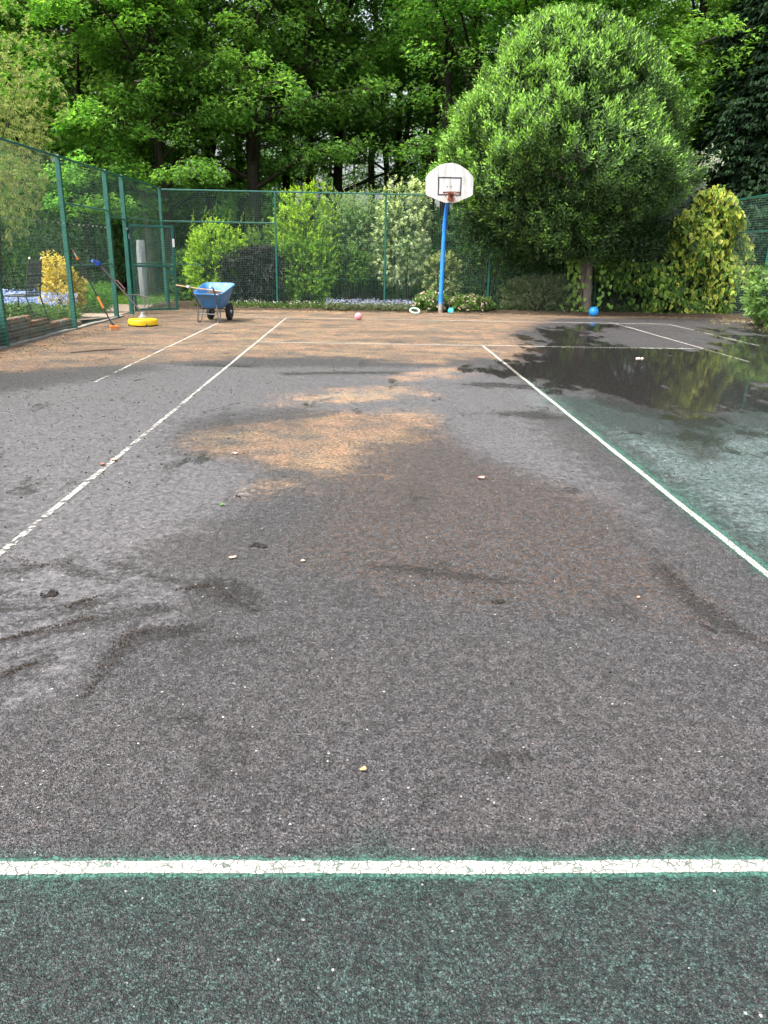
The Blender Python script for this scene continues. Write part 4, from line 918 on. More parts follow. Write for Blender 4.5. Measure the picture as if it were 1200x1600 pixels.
# ------------------------------------------------------------------ dark conifer on the right
def conifer(label, x, y, H, R, tw, seed, group, cols):
    r = np.random.default_rng(seed); o = thing('conifer', label, 'tree', (x, y, -.05), group)
    u = r.random(tw)**.75; a = r.uniform(0, 6.283, tw); ang = np.stack([np.cos(a), np.sin(a), 0*a], 1)
    z = H*u; prof = R*np.clip((1-u)*1.15, 0.03, 1)**.55*np.clip(.55+u*6, 0, 1)
    # boughs: bands of height and angle stick out further than the hollows between them
    bl = np.sin(z*2.6+3*np.sin(a*2+z*.4))*.5+np.sin(a*9+z*1.3)*.5
    rr = prof*(.86+.13*bl+.06*r.normal(size=tw)); tip = np.stack([x+rr*np.cos(a), y+rr*np.sin(a), z-.22*bl.clip(-1, 0)], 1)
    per = 9; I = np.repeat(np.arange(tw), per); n = len(I); k = np.tile(np.arange(per), tw)
    A = unit(ang+np.array([0, 0, .12])+.25*r.normal(size=(tw, 3)))[I]; S = unit(np.cross(A, [0, 0, 1.]))
    f = ((k % 5)-2)/2; D = unit(A+S*f[:, None]*.8+np.array([0, 0, -.28])+.15*r.normal(size=(n, 3)))
    P = tip[I]-A*(.16*(k//5))[:, None]; T = tints(n, cols, r)*(1+.25*bl)[I][:, None]
    ll = .21*(.6+.7*r.random(n))
    V, F, C = leaves(P, D, unit(np.array([0, 0, 1.])+.3*r.normal(size=(n, 3))+A*.3), ll, ll*.30, T, droop=.3)
    m = 9000; u2 = r.random(m); a2 = r.uniform(0, 6.283, m); p2 = R*.72*np.clip((1-u2)*1.15, .03, 1)**.55
    P2 = np.stack([x+p2*np.cos(a2), y+p2*np.sin(a2), H*u2], 1)
    V, F, C = cat([(V, F, C), leaves(P2, unit(np.stack([np.cos(a2), np.sin(a2), -.3+0*a2], 1)+.8*r.normal(size=(m, 3))), rdir(m, r), .4, .2, tints(m, cols, r)*.8)])
    addmesh('crown', npmesh('crown', V, F, np.clip(C, .002, .5)), LEAFD, o)
    addmesh('trunk', npm(MB().tube([(x, y, -.3), (x, y, H*.5), (x, y, H*.96)], [.28, .2, .03], 8)), BARK, o); return o
CCOL = [(.010, .028, .014), (.018, .044, .020), (.030, .062, .026)]
conifer('tall dark conifer with drooping sprays rising behind the yellow ivy', 11.6, 26.2, 17, 3.4, 13000, 41, 'dark conifers beyond the right fence', CCOL)
conifer('dark conifer screening the side fence beyond the rhododendron', 14.6, 22.4, 16, 3.2, 5200, 42, 'dark conifers beyond the right fence', CCOL)
conifer('broad dark conifer behind the wood edge on the conifer row', 16.2, 29.5, 16, 3.4, 4200, 43, 'dark conifers beyond the right fence', CCOL)

# ------------------------------------------------------------------ shrubs behind and before the back fence
R_ = lambda s: np.random.default_rng(s)
LIME = [(.075, .15, .018), (.12, .23, .025), (.17, .30, .03)]; LIMET = [(.20, .36, .03), (.28, .43, .05)]
MID = [(.025, .065, .014), (.045, .10, .02), (.07, .135, .03)]
shrub('lime_shrub', 'bright lime green privet bush beside the open gate', (-6.72, 23.35, 0), .92, .75, 2.42, 950, 9, .085, .045, LIME, R_(51), tipcols=LIMET, shoots=10, stems=6)
shrub('purple_shrub', 'dark purple leaved elder behind the wheelbarrow', (-5.42, 22.98, 0), .95, .5, 1.72, 820, 8, .16, .05, [(.006, .006, .009), (.012, .011, .015), (.024, .022, .028)], R_(52), up=.1, spread=1.2, tipcols=[(.025, .024, .03), (.065, .062, .075)], mat=LEAFG, droop=.3)
shrub('mixed_shrub', 'dull green twiggy shrub above the purple elder', (-5.35, 24.1, 0), .95, .7, 2.5, 620, 9, .08, .04, MID, R_(53), tipcols=[(.09, .16, .04), (.13, .19, .07)], shoots=6)
shrub('golden_shrub', 'tall yellow green shrub reaching above the back fence rail', (-3.98, 23.5, 0), .90, .75, 3.40, 1150, 9, .085, .045, LIME, R_(54), tipcols=LIMET, shoots=9, amp=.2)
shrub('leafy_shrub', 'green rounded shrub pressed against the mesh below the golden one', (-3.92, 22.95, 0), .88, .42, 2.15, 640, 9, .085, .048, [(.045, .11, .014), (.075, .17, .02), (.11, .22, .025)], R_(55), tipcols=[(.14, .28, .03), (.20, .33, .04)])
shrub('olive_shrub', 'grey green small leaved shrub filling the fence bay beside the golden one', (-2.45, 23.75, 0), 1.0, .7, 3.42, 1250, 9, .07, .034, [(.045, .085, .035), (.085, .14, .06), (.13, .19, .09)], R_(56), zlo=.85, tipcols=[(.15, .22, .10), (.22, .27, .15)], shoots=7, amp=.2)
shrub('leafy_shrub', 'mid green leafy bush low in the bay beneath the olive shrub', (-2.75, 23.25, 0), .75, .4, 1.75, 330, 8, .085, .05, MID, R_(57), zlo=.65, tipcols=[(.10, .19, .03), (.14, .25, .04)])
shrub('variegated_shrub', 'cream edged silvery shrub behind the backboard post', (-.98, 23.5, 0), 1.0, .65, 3.45, 1050, 9, .105, .055, [(.06, .10, .05), (.13, .18, .10), (.24, .28, .19)], R_(58), zlo=.6, tipcols=[(.24, .30, .19), (.42, .45, .33)], shoots=9, droop=.3, amp=.2)
shrub('pale_shrub', 'small pale yellowish shrub just behind the blue post', (.15, 23.05, 0), .58, .4, 1.75, 330, 8, .085, .05, [(.07, .10, .035), (.13, .17, .07), (.2, .22, .11)], R_(59), zlo=.35, tipcols=[(.2, .24, .11), (.28, .3, .16)])
for x, y, rx, h, zl, sd_, lb in [(-5.0, 23.9, .8, 2.0, 0.0, 151, 'dark green filler bush between the purple elder and the golden shrub'), (-3.1, 24.2, .9, 2.6, .2, 152, 'dark green bush tangled between the golden and olive shrubs'),
                               (-1.7, 24.4, .9, 2.7, .1, 153, 'shaded bush between the olive and cream edged shrubs'), (-7.4, 24.2, .8, 1.6, 0.0, 154, 'shaded green bush behind the gate side of the lime bush')]:
    shrub('filler_bush', lb, (x, y, 0), rx, .6, h, 520, 9, .10, .05, [(.016, .042, .012), (.03, .07, .02), (.05, .10, .03)], R_(sd_), zlo=zl, amp=.28, shell=.35, tipcols=[(.045, .10, .03), (.08, .15, .04)])
DARK = [(.012, .032, .014), (.022, .052, .018), (.036, .074, .026)]
for x, y, rx, h, sd_, lb in [(1.6, 24.2, 1.6, 3.3, 61, 'dark laurel hedge bush between the blue post and the round tree'), (4.3, 24.4, 1.7, 3.1, 62, 'dark laurel hedge bush in the shade behind the leaning trunk'), (6.7, 24.3, 1.5, 3.2, 63, 'dark laurel hedge bush in the shade behind the ivy')]:
    shrub('laurel_bush', lb, (x, y, 0), rx, .9, h, 800, 9, .11, .05, DARK, R_(sd_), tipcols=[(.035, .08, .025), (.06, .12, .035)], mat=LEAFG, group='laurels under the round tree', amp=.2)
shrub('rosemary_shrub', 'feathery grey green low shrub in front of the fence under the round tree', (2.92, 21.55, 0), .98, .45, 1.12, 1500, 9, .085, .012, [(.05, .075, .045), (.085, .12, .075), (.13, .17, .11)], R_(64), up=.8, tipcols=[(.10, .14, .08), (.16, .20, .13)], amp=.22, shell=.4)
shrub('silver_shrub', 'silver leaved shrub with bare twigs above the ivy', (7.0, 22.85, 0), .95, .6, 3.95, 520, 8, .12, .035, [(.09, .115, .10), (.16, .19, .17), (.24, .27, .25)], R_(65), zlo=2.15, up=.1, droop=.35, tipcols=[(.2, .23, .2), (.3, .33, .3)])
mb = MB(); q0 = PY(1045, 300, 22.6)
br_o = thing('bare_branch', 'bare pale branch with a few silver leaves above the yellow ivy', 'branch', (q0[0], 22.6, q0[2]))
e1 = PY(1125, 248, 22.4); e2 = PY(1100, 258, 22.5)
mb.tube([q0-np.array([.4, -.2, .5]), q0, PY(1080, 270, 22.5), e2, e1], [.03, .024, .018, .012, .006], 6); mb.tube([PY(1065, 285, 22.5), PY(1078, 252, 22.5), PY(1082, 244, 22.5)], [.014, .01, .005], 5)
mb.build('branch', simple('pale_twig', (.34, .31, .27), .8), br_o, smooth=True)
r = R_(66); m = 150; t = r.random(m); Pc = np.where((t < .7)[:, None], e2*(1-t)[:, None]+e1*t[:, None], PY(1080, 248, 22.5))+.16*r.normal(size=(m, 3))
V, F, C = leaves(Pc, rdir(m, r)+np.array([.2, 0, -.4]), rdir(m, r)+np.array([0, 0, 1.]), .12, .045, tints(m, [(.2, .24, .2), (.36, .38, .35)], r)); addmesh('foliage', npmesh('foliage', V, F, C), LEAF, br_o)

# rhododendron by the right fence
rh, fo, c, half = shrub('rhododendron', 'glossy rhododendron bush with one purple bloom beside the puddle', (8.25, 18.15, 0), .98, 1.0, 1.42, 620, 11, .155, .042, [(.035, .085, .022), (.065, .14, .035), (.10, .19, .05)], R_(67), up=.55, spread=1.3, mat=LEAFG, tipcols=[(.10, .20, .05), (.16, .27, .075)], shell=.6, tw=.09)
q = PX(1192, 436, 7.85); m = 60; d = rdir(m, r); V, F, C = leaves(q+d*.05, d, rdir(m, r), .075, .05, tints(m, [(.42, .10, .52), (.62, .20, .70)], r)); addmesh('bloom', npmesh('bloom', V, F, C), PETAL, rh)

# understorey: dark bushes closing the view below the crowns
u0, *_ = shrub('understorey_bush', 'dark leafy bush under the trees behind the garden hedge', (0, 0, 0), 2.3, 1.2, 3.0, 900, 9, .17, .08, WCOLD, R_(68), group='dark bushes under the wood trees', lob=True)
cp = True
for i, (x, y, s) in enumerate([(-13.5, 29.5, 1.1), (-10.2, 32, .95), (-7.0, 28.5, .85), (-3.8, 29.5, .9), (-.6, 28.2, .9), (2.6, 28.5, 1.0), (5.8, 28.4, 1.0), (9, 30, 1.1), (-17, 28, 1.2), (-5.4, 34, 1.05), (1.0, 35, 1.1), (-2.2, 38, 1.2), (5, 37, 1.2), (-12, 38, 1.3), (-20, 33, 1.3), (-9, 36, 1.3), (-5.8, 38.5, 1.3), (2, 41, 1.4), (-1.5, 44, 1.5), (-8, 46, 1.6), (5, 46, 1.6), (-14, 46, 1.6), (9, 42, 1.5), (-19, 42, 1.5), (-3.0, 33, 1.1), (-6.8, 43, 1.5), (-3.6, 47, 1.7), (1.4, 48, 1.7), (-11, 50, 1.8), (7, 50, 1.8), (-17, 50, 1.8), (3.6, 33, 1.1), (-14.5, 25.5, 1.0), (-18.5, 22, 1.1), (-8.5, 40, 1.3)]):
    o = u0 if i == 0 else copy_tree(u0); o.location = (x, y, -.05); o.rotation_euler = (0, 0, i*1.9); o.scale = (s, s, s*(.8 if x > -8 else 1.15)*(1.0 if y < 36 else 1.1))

# ------------------------------------------------------------------ ivy on the back right corner of the fence
def ivy():
    r = R_(71); o = thing('variegated_ivy', 'yellow variegated ivy climbing over the corner of the back fence', 'ivy', (7.4, 22.0, 0))
    poly = [(935, 400), (975, 388), (1000, 410), (1035, 405), (1050, 340), (1075, 325), (1090, 300), (1125, 285), (1150, 305), (1165, 345), (1172, 380), (1185, 410), (1180, 430), (1150, 455), (1140, 490), (1090, 496), (1010, 490), (975, 480), (960, 450), (925, 430)]
    PP = np.array(poly, float); n = 5200
    U = np.stack([r.uniform(915, 1195, n*4), r.uniform(280, 498, n*4)], 1); ins = np.zeros(len(U), bool)
    for i in range(len(PP)):
        a, b = PP[i], PP[(i+1) % len(PP)]; ins ^= ((a[1] > U[:, 1]) != (b[1] > U[:, 1])) & (U[:, 0] < (b[0]-a[0])*(U[:, 1]-a[1])/(b[1]-a[1]+1e-9)+a[0])
    U = U[ins]; keep = ~((U[:, 0] < 1005) & (U[:, 1] > 452) & (r.random(len(U)) < .9)); U = U[keep]; gapn = np.sin(U[:, 0]*.21+2*np.sin(U[:, 1]*.09))*np.sin(U[:, 1]*.17+1.7*np.sin(U[:, 0]*.11)); U = U[(gapn+.5*r.normal(size=len(U)) > -.25)][:n]; n = len(U)
    bulge = .5+.35*np.sin(U[:, 0]*.055+1)*np.sin(U[:, 1]*.045); Yp = FY-.1-np.abs(bulge)*r.random(n)**.7-.25*np.clip((U[:, 1]-400)/90, 0, 1)
    P = np.array([PY(u[0], u[1], yy) for u, yy in zip(U, Yp)]); P[:, 2] = np.maximum(P[:, 2], .06)
    D = unit(np.stack([.45*r.normal(size=n), -.4+.3*r.normal(size=n), -1+.35*r.normal(size=n)], 1)); N = unit(np.stack([.55*r.normal(size=n), -1+.3*r.normal(size=n), .75+.45*r.normal(size=n)], 1))
    yel_lit = np.clip((U[:, 0]-985)/130, 0, 1)*np.clip(1.1-(U[:, 1]-330)/260, .2, 1)  # yellower to the upper right: sun and tree shade put into leaf colour
    gC = tints(n, [(.018, .055, .012), (.04, .10, .016), (.07, .15, .022)], r); yC = tints(n, [(.24, .32, .03), (.38, .42, .05), (.46, .46, .12)], r); lC = tints(n, [(.14, .26, .03), (.22, .34, .05)], r)
    py_ = r.random(n); isy = py_ < .03+.55*yel_lit; isl = (~isy) & (py_ < .16+.7*yel_lit)
    rim = np.where(isy[:, None], yC, np.where(isl[:, None], lC, gC)); ctr = np.where(isy[:, None], lC*.75, gC)
    ll = .14*(.45+.95*r.random(n)); V, F, C = heart(P, D, N, ll, ll*.6, ctr, rim)
    addmesh('foliage', npmesh('foliage', V, F, np.clip(C, .004, .8)), LEAFG, o)
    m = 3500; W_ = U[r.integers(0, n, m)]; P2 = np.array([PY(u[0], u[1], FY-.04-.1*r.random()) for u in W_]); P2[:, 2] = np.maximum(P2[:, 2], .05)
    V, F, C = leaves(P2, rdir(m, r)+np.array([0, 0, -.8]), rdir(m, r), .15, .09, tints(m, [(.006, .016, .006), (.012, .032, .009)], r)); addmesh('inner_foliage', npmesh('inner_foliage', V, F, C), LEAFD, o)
    mb = MB()
    for j in range(9):
        x0 = 5.6+.36*j; pts = [(x0, 22.2, -.05)]
        for k in range(1, 6): pts.append((x0+.15*math.sin(j*2+k), 22.12+.05*math.sin(k*3+j), .5*k))
        mb.tube(pts, np.linspace(.025, .008, 6), 5)
    mb.build('stems', BARK, o, smooth=True)
ivy()
r = R_(72); iv2 = thing('trunk_ivy', 'small green ivy growing round the foot of the leaning trunk', 'ivy', (4.2, 21.6, 0)); m = 120
Pq = np.array([PY(r.choice([892, 900, 940, 905]) + 8*r.normal(), r.uniform(395, 488), 21.42) for _ in range(m)])
V, F, C = heart(Pq, np.stack([.3*r.normal(size=m), -.3+0*Pq[:, 0], -1+0*Pq[:, 0]], 1), np.stack([.3*r.normal(size=m), -1+0*Pq[:, 0], .4+0*Pq[:, 0]], 1), .12, .09, tints(m, [(.06, .14, .02), (.12, .22, .04)], r), tints(m, [(.1, .2, .03), (.2, .3, .06)], r)); addmesh('foliage', npmesh('foliage', V, F, C), LEAFG, iv2)
MB().tube([(4.05, 21.5, -.02), (4.1, 21.48, .8), (4.15, 21.5, 1.5)], [.015, .012, .006], 5).build('stem', BARK, iv2)
# ------------------------------------------------------------------ border flowers
def carpet(name, label, xy, hmax, nl, nf, leafc, flc, L, fl, seed, kind='stuff', cat_=None, upright=.8, zf=None):
    r = R_(seed); P = np.array(xy(r, nl)); h = hmax*(.25+.75*r.random(nl)); z0 = P[:, 2].copy(); P[:, 2] += h*.6*r.random(nl)
    D = unit(np.stack([r.normal(size=nl), r.normal(size=nl), upright+.6*np.abs(r.normal(size=nl))], 1)); ps = [leaves(P, D, rdir(nl, r)+np.array([0, 0, .6]), L*(.6+.8*r.random(nl)), L*.3, tints(nl, leafc, r))]
    if nf:
        Q = np.array(xy(r, nf)); Q[:, 2] += hmax*(.6+.5*r.random(nf)); ps.append(leaves(Q, rdir(nf, r)*np.array([1, 1, .4]), np.array([0, -.5, 1.])+.4*r.normal(size=(nf, 3)), fl, fl*.9, tints(nf, flc, r, .1), droop=0))
    V, F, C = cat(ps); o = addmesh(name, npmesh(name, V, F, np.clip(C, .003, .9)), PETAL); tag(o, label, cat_, kind=kind); return o
carpet('forget_me_nots', 'pale blue forget-me-nots and silvery leaves along the foot of the back fence', lambda r, n: np.stack([r.uniform(-3.3, -.75, n), r.uniform(20.95, 22.1, n), r.uniform(.0, .03, n)], 1),   .26, 6200, 800, [(.06, .10, .035), (.12, .15, .08), (.19, .19, .13)], [(.30, .36, .58), (.45, .50, .68)], .10, .028, 81, cat_='flowers')
carpet('ground_ivy', 'low green ground cover along the border behind the wheelbarrow', lambda r, n: np.stack([r.uniform(-7.0, -3.3, n), r.uniform(21.1, 22.2, n), r.uniform(.0, .03, n)], 1), .2, 2200, 120, [(.04, .09, .02), (.08, .15, .035), (.12, .18, .07)], [(.6, .6, .55), (.5, .5, .4)], .11, .04, 82, cat_='ground cover')
fs, *_ = shrub('pink_flower_clump', 'clump of leafy pink and white flowers at the foot of the blue post', (-.28, 21.3, 0), .50, .34, .52, 210, 8, .10, .055, [(.045, .09, .025), (.08, .14, .04), (.12, .18, .06)], R_(83), stems=0, cat_='flowers', group='pink flowers by the post')
def blooms(o, ctr, rx, h, n, seed):
    r = R_(seed); d = rdir(n, r); d[:, 2] = np.abs(d[:, 2]); P = np.array(ctr)+d*np.array([rx, .36, h]); m = 5
    I = np.repeat(np.arange(n), m); V, F, C = leaves(P[I], rdir(n*m, r)+d[I]*.6, rdir(n*m, r)+d[I], .05, .04, tints(n*m, [(.55, .42, .40), (.72, .62, .56), (.6, .38, .42)], r, .08)); addmesh('blooms', npmesh('blooms', V, F, np.clip(C, 0, .9)), PETAL, o)
blooms(fs, (-.28, 21.28, .1), .52, .47, 90, 84)
fs2, *_ = shrub('pink_flower_clump', 'wider low clump of pale pink flowers behind the turquoise ball', (.78, 21.4, 0), .62, .36, .46, 230, 8, .10, .055, [(.045, .09, .025), (.08, .14, .04), (.12, .18, .06)], R_(85), stems=0, cat_='flowers', group='pink flowers by the post')
blooms(fs2, (.78, 21.38, .08), .64, .42, 80, 86)
carpet('low_foliage', 'low ragged greenery along the shaded foot of the back fence', lambda r, n: np.stack([r.uniform(1.3, 8.3, n), r.uniform(21.5, 22.25, n), r.uniform(.02, .05, n)], 1), .3, 2600, 0, [(.02, .045, .014), (.045, .08, .025), (.08, .11, .05)], None, .13, .03, 87, cat_='ground cover')

# ------------------------------------------------------------------ garden beyond the left fence
def gpos(px, py, z): q = G(px, py, z); return q
ch = gpos(40, 490, .40); ch[2] = float(gz(ch[1]))
CH = simple('black_metal_chair', (.03, .032, .034), .5, .5, var=.3)
cho = thing('garden_chair', 'dark metal garden chair on the path by the blue flowers', 'chair', ch); CR = rotz(math.radians(78)); SCL = 1.0
def cp3(x, y, z): return ch+CR@np.array([x, y, z], float)
seat = MB().rbox(cp3(0, .05, .44), (.46, .46, .03), .008, CR).build('seat', CH, cho)
for s in (-1, 1):
    MB().tube([cp3(s*.22, .26, .43), cp3(s*.225, .31, .0)], .013, 7).build('leg', CH, cho, smooth=True)
    bp_ = MB().tube([cp3(s*.20, -.32, .0), cp3(s*.21, -.20, .42), cp3(s*.20, -.26, .80), cp3(s*.18, -.33, 1.08)], .013, 7).build('leg', CH, cho, smooth=True)
    MB().lathe([(.001, -.022), (.02, -.012), (.022, .005), (.001, .024)], cp3(s*.18, -.335, 1.10), 10).build('finial', simple('pale_finial', (.6, .58, .52), .4), bp_, smooth=True)
for k in range(9):
    x = -.17+.0425*k; MB().tube([cp3(x, -.215, .46), cp3(x*.98, -.262, .8), cp3(x*.9, -.325, 1.06)], .0085, 5).build('back_slat', CH, cho)
for k in range(6):
    z = .5+.1*k; MB().box(cp3(0, -.225-.03*k/3, z), (.38, .012, .02), CR).build('back_bar', CH, cho)
c_ = gpos(62, 478, .35)
def bedxy(r, n):
    u = r.uniform(-30, 122, n); t = r.random(n); q = np.array([G(a, 492-22*b-(0 if a < 90 else 4), float(.36 if a < 60 else .26)) for a, b in zip(u, t)]); q[:, 2] = gz(q[:, 1]); return q
carpet('blue_flower_bed', 'mass of pale blue forget-me-nots behind the garden chair', bedxy, .52, 9000, 3600, [(.06, .12, .03), (.10, .18, .05), (.15, .23, .08)], [(.16, .25, .62), (.27, .37, .72), (.45, .52, .80)], .12, .034, 91, cat_='flowers')
yq = gpos(92, 482, .28); yq[2] = float(gz(yq[1]))
shrub('golden_barberry', 'golden yellow shrub outside the fence between two green posts', yq+np.array([0, .5, 0]), .56, .5, 1.3, 560, 8, .085, .045, [(.12, .11, .03), (.28, .21, .04), (.40, .31, .07)], R_(92), tipcols=[(.30, .23, .06), (.40, .32, .11)], shell=.35, amp=.3)
gq = gpos(134, 484, .12); gq[2] = float(gz(gq[1]))
shrub('fern_clump', 'soft green ferny clump at the foot of the golden shrub', gq+np.array([0, .6, 0]), .55, .4, .72, 520, 9, .09, .02, [(.045, .11, .02), (.08, .17, .03), (.12, .22, .05)], R_(93), up=.9, stems=0, cat_='plant')
wq = np.array([-11.75, 19.2, 0.0])
shrub('willow_leaved_tree', 'pale grey green small leaved tree outside the left fence', wq, 1.9, 1.6, 6.6, 2600, 9, .085, .024, [(.09, .12, .045), (.16, .19, .08), (.24, .26, .13)], R_(94), zlo=1.9, up=-.1, droop=.4, cat_='tree', amp=.25, stems=5, tipcols=[(.16, .2, .07), (.26, .28, .13)], shell=.35)
for x, y, s_, lb, h in [(-12.0, 21.8, 95, 'dark yew like bush behind the blue flower bed', 2.3), (-14.8, 17.0, 96, 'dark evergreen bush beside the small leaved tree', 2.4), (-11.4, 25.5, 97, 'dark evergreen bush beyond the lawn strip', 2.6)]:
    shrub('evergreen_bush', lb, (x, y, float(gz(y))), 1.7, .9, h, 700, 9, .10, .04, DARK, R_(s_), mat=LEAFD, group='dark evergreens beyond the left fence')
# rotary airer under its grey cover
aq = G(226, 481); aq[2] = 0
ao = thing('rotary_airer', 'folded rotary airer under a long grey cover on the lawn', 'clothes airer', aq)
MB().tube([aq+np.array([0, 0, -.05]), aq+np.array([0, 0, 1.6])], .022, 8).build('pole', STEEL, ao, smooth=True)
zt = PY(221, 375, aq[1])[2]; zb = PY(226, 466, aq[1])[2]; tx = PY(219.5, 375, aq[1])[0]; rr_ = R_(98)
V = []; F = []; N = 18; K = 14
for i in range(K):
    t = i/(K-1); z = zb+(zt-zb)*t; cx = aq[0]+(tx-aq[0])*t; rad = np.interp(t, [0, .06, .5, .95, 1], [.05, .10, .118, .115, .10])
    for j in range(N): a = 2*math.pi*j/N; k_ = rad*(1+.09*math.sin(5*a+t*4)+.03*rr_.normal()); V.append((cx+k_*math.cos(a), aq[1]+k_*math.sin(a), z))
for i in range(K-1):
    for j in range(N): F.append((i*N+j, i*N+(j+1) % N, (i+1)*N+(j+1) % N, (i+1)*N+j))
F.append(tuple(range(N-1, -1, -1))); F.append(tuple(range((K-1)*N, K*N)))
MB().add(V, F).build('cover', simple('grey_cover_cloth', (.25, .27, .285), .7, var=.15, vscale=10, bump=.4, bscale=25), ao, smooth=True)
# pale trunk at the corner of the lawn
tq = G(241, 483)
pt = wood_tree(15, 14, .14, 5.6, 24, 3.4, 16000, WCOLB, name='lawn_tree', label='tree with a pale grey trunk on the lawn behind the gate', barkm=bark('bark_grey', (.13, .11, .085), (.30, .26, .21), 12), lean=(-.012, 0))
tq = PY(238, 400, 28.6); pt.location = (tq[0], 28.6, -.05)
r = R_(99)
def lawnxy(r, n): return np.stack([r.uniform(-13.5, -8.4, n), r.uniform(22.1, 27.5, n), np.full(n, .01)], 1)
carpet('lawn_grass', 'short bright lawn grass blades beyond the gate', lawnxy, .06, 12000, 0, [(.08, .16, .03), (.13, .23, .045), (.18, .28, .07)], None, .09, .03, 100, cat_='grass', upright=1.6)

# ------------------------------------------------------------------ litter on the court
def litter_leaf(name, label, px, py, L, col, seed, cat_='leaf', curl=.35):
    r = R_(seed); q = G(px, py); a = r.uniform(0, 6.28); n = 9; V = []; F = []
    for i in range(n):
        t = i/(n-1); w = L*.33*math.sin(math.pi*t**.8)+.0015; 
        for s in (-1, 0, 1): 
            x, y = (t-.5)*L, s*w*(1+.25*math.sin(9*t+seed)); V.append((q[0]+x*math.cos(a)-y*math.sin(a), q[1]+x*math.sin(a)+y*math.cos(a), .007+curl*L*((abs(s)*.25)+.5*(t-.5)**2)*(1+.3*math.sin(seed+5*t))))
        if i:
            for s in (0, 1): k = (i-1)*3+s; F.append((k, k+3, k+4, k+1))
    k0 = len(V); V += [(v[0], v[1], v[2]-.0016) for v in V]; F += [tuple(reversed([i+k0 for i in f])) for f in F]
    o = MB().add(V, F).build(name, simple(name+str(seed), col, .7, var=.25, vscale=60), None, (q[0], q[1], 0), smooth=True); return tag(o, label, cat_)
litter_leaf('fallen_leaf', 'pale tan fallen leaf below the soil clod', 363, 873, .045, (.50, .36, .26), 1)
litter_leaf('fallen_leaf', 'small cream leaf fragment beside the tan leaf', 473, 878, .03, (.58, .44, .28), 2)
litter_leaf('fallen_leaf', 'reddish pink dead leaf on bare grey court beside the centre line', 752, 748, .07, (.42, .22, .19), 3)
litter_leaf('fallen_leaf', 'fresh green leaf on the grey court', 347, 790, .035, (.13, .30, .05), 4)
litter_leaf('fallen_leaf', 'pinkish leaf on the orange moss patch', 367, 710, .06, (.55, .33, .27), 5)
litter_leaf('fallen_leaf', 'curled ochre leaf alone on the dark court', 567, 1206, .024, (.42, .28, .12), 6, curl=.8)
litter_leaf('fallen_leaf', 'tiny orange leaf on brown algae near the centre line', 997, 935, .02, (.50, .27, .14), 7)
litter_leaf('fallen_leaf', 'dead pink leaf on the worn sideline', 178, 720, .075, (.45, .27, .22), 8)
litter_leaf('fallen_leaf', 'dull red leaf beside the sideline wear', 160, 727, .06, (.26, .11, .08), 9)
def clod(name, label, px, py, R, seed, k=9, col=SOILM, cat_='soil'):
    r = R_(seed); q = G(px, py); mb = MB()
    for j in range(k):
        c = np.array([q[0]+R*.75*r.normal(), q[1]+R*.5*r.normal(), 0]); s = R*r.uniform(.25, .6); c[2] = s*.3
        n = 7; pr = [(s*math.cos(t)*(1+.25*r.normal()), s*.75*math.sin(t)) for t in np.linspace(-1.3, 1.45, 5)]; pr = [(max(.001, a), b) for a, b in pr]; b0 = len(mb.V); mb.lathe(pr, c, n)
        for v in range(b0, len(mb.V)): mb.V[v] = tuple(np.array(mb.V[v])+r.normal(size=3)*s*.12)
    return tag(mb.build(name, col, None, (q[0], q[1], 0)), label, cat_)
DKSOIL = simple('black_clod', (.018, .014, .012), .95, var=.4, vscale=60, bump=.8, bscale=120)
clod('soil_clod', 'crumbled black soil clod above the tan leaf', 403, 853, .028, 1, 12, DKSOIL)
clod('soil_clod', 'dark soil clod among the muddy streaks by the sideline', 76, 930, .026, 2, 10, DKSOIL)
clod('soil_clod', 'tiny black soil crumb beside the green leaf', 371, 776, .014, 3, 6, DKSOIL)
clod('soil_clod', 'small dark crumb on brown algae', 741, 926, .010, 4, 5, DKSOIL)
clod('soil_clod', 'flat dark smear of soil on brown court', 780, 941, .02, 5, 8, DKSOIL)
clod('soil_clod', 'dark crumb at the edge of the worn sideline', 3, 878, .012, 6, 4, DKSOIL)
clod('stone', 'pale stone lying in the puddle', 998, 561, .05, 7, 4, simple('pale_stone', (.52, .45, .38), .8, var=.2), 'stone')
q = G(1105, 985)
tag(MB().tube([G(1092, 978)+np.array([0, 0, .012]), q+np.array([0, 0, .018]), G(1120, 991)+np.array([0, 0, .011])], [.003, .006, .0035], 6).build('twig', DKSOIL, None, (q[0], q[1], 0)), 'short black twig on the brown stained court', 'twig')
q = G(155, 548); tag(MB().tube([G(110, 552)+np.array([0, 0, .012]), G(155, 549)+np.array([0, 0, .02]), G(196, 546)+np.array([0, 0, .012])], [.008, .012, .007], 6).build('shadow_streak', simple('shadow_brown', (.10, .07, .05), .9), None, (q[0], q[1], 0)), 'long thin dark rod standing for a shadow on the orange moss below the brush', 'shadow_streak')  # dark rod laid where a thin shadow streak falls
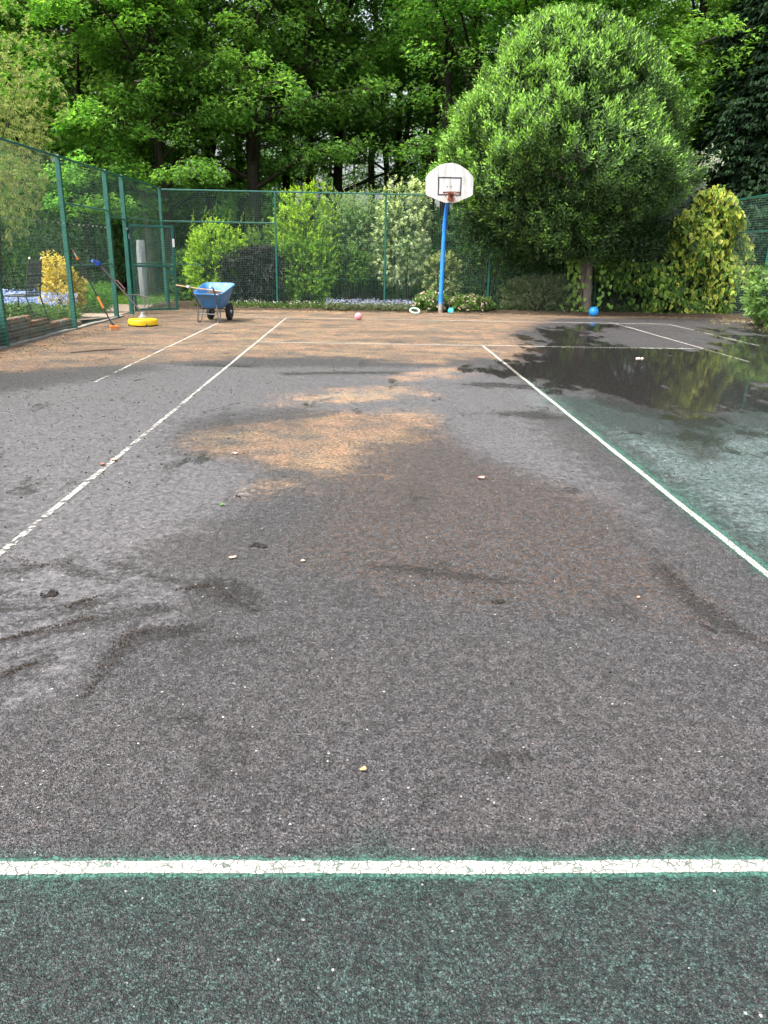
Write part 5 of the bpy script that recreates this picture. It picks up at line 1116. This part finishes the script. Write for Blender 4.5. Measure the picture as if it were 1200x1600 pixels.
# crumbs, grit and leaf bits that nobody could count
def bits(name, label, xy, n, size, cols, seed, thick=.5):
    r = R_(seed); P = np.array(xy(r, n)); s = size*(.4+.9*r.random(n)**2); d = unit(np.stack([r.normal(size=n), r.normal(size=n), .35*r.normal(size=n)], 1)); N = unit(np.array([0, 0, 1.])+.35*r.normal(size=(n, 3)))
    S = unit(np.cross(d, N)); sz = s[:, None]
    V = np.stack([P-d*sz, P+S*sz*.6, P+d*sz, P-S*sz*.6, P+np.array([0, 0, 1.])*sz*thick], 1).reshape(-1, 3); k = np.arange(n)[:, None]*5
    F = np.stack([k+[0, 4, 3], k+[3, 4, 2], k+[2, 4, 1], k+[1, 4, 0]], 1).reshape(-1, 3)
    return tag(addmesh(name, npmesh(name, V, F, np.repeat(tints(n, cols, r), 5, 0)), PETAL), label, kind='stuff')
def xy_clumpy(x0, x1, y0, y1, k, sg):
    def f(r, n):
        c = np.stack([r.uniform(x0, x1, k), r.uniform(y0, y1, k)], 1); i = r.integers(0, k, n); q = c[i]+sg*r.normal(size=(n, 2)); u = r.random(n) < .35
        q[u] = np.stack([r.uniform(x0, x1, u.sum()), r.uniform(y0, y1, u.sum())], 1); return np.concatenate([q, np.full((n, 1), .004)], 1)
    return f
def pxband(pts, w):
    def f(r, n):
        i = r.integers(0, len(pts)-1, n); t = r.random(n); out = []
        for a, b in zip(i, t):
            p0, p1 = pts[a], pts[a+1]; q = G(p0[0]*(1-b)+p1[0]*b, p0[1]*(1-b)+p1[1]*b); out.append((q[0]+w*r.normal(), q[1]+w*r.normal(), .004))
        return np.array(out)
    return f
BITC = [(.02, .015, .012), (.045, .032, .024), (.07, .05, .035)]
bits('soil_crumbs', 'scattered crumbs of dark soil over the court', xy_clumpy(-6.5, 3, 0, 12, 60, .35), 2600, .006, BITC, 201)
bits('grit', 'coarse dark grit near the sideline', xy_clumpy(-7.8, -3.6, 3, 11, 40, .4), 1800, .011, BITC, 202)
for i, (pts, w, nn) in enumerate([([(-10, 1005), (60, 985), (150, 963)], .014, 300), ([(100, 950), (160, 930)], .012, 130), ([(130, 1090), (175, 1030), (200, 990), (290, 982)], .016, 330), ([(270, 922), (330, 915), (400, 958)], .014, 200), ([(-10, 1060), (50, 1037)], .012, 160), ([(1030, 880), (1080, 925), (1200, 1010)], .02, 260), ([(20, 870), (60, 885), (110, 880)], .014, 130)]):
    bits('mud_crumbs', 'crumbs of wet mud along a streak', pxband(pts, w), nn, .006, BITC, 210+i)
bits('leaf_litter', 'dry leaf bits along the back edge of the court', xy_clumpy(-7.8, 8.4, 20.55, 21.6, 90, .25), 2600, .035, [(.10, .065, .035), (.24, .16, .08), (.42, .32, .2)], 205, .12)
bits('leaf_litter', 'dry leaf bits drifted along the left fence', xy_clumpy(-7.95, -7.3, 8, 20.5, 70, .2), 1500, .022, [(.12, .07, .035), (.30, .17, .07), (.5, .4, .28)], 206, .12)
bits('leaf_litter', 'yellow and brown leaf bits around the rhododendron', xy_clumpy(7.0, 8.6, 16.5, 20.5, 40, .2), 700, .03, [(.16, .10, .05), (.4, .3, .12), (.6, .5, .3)], 207, .12)
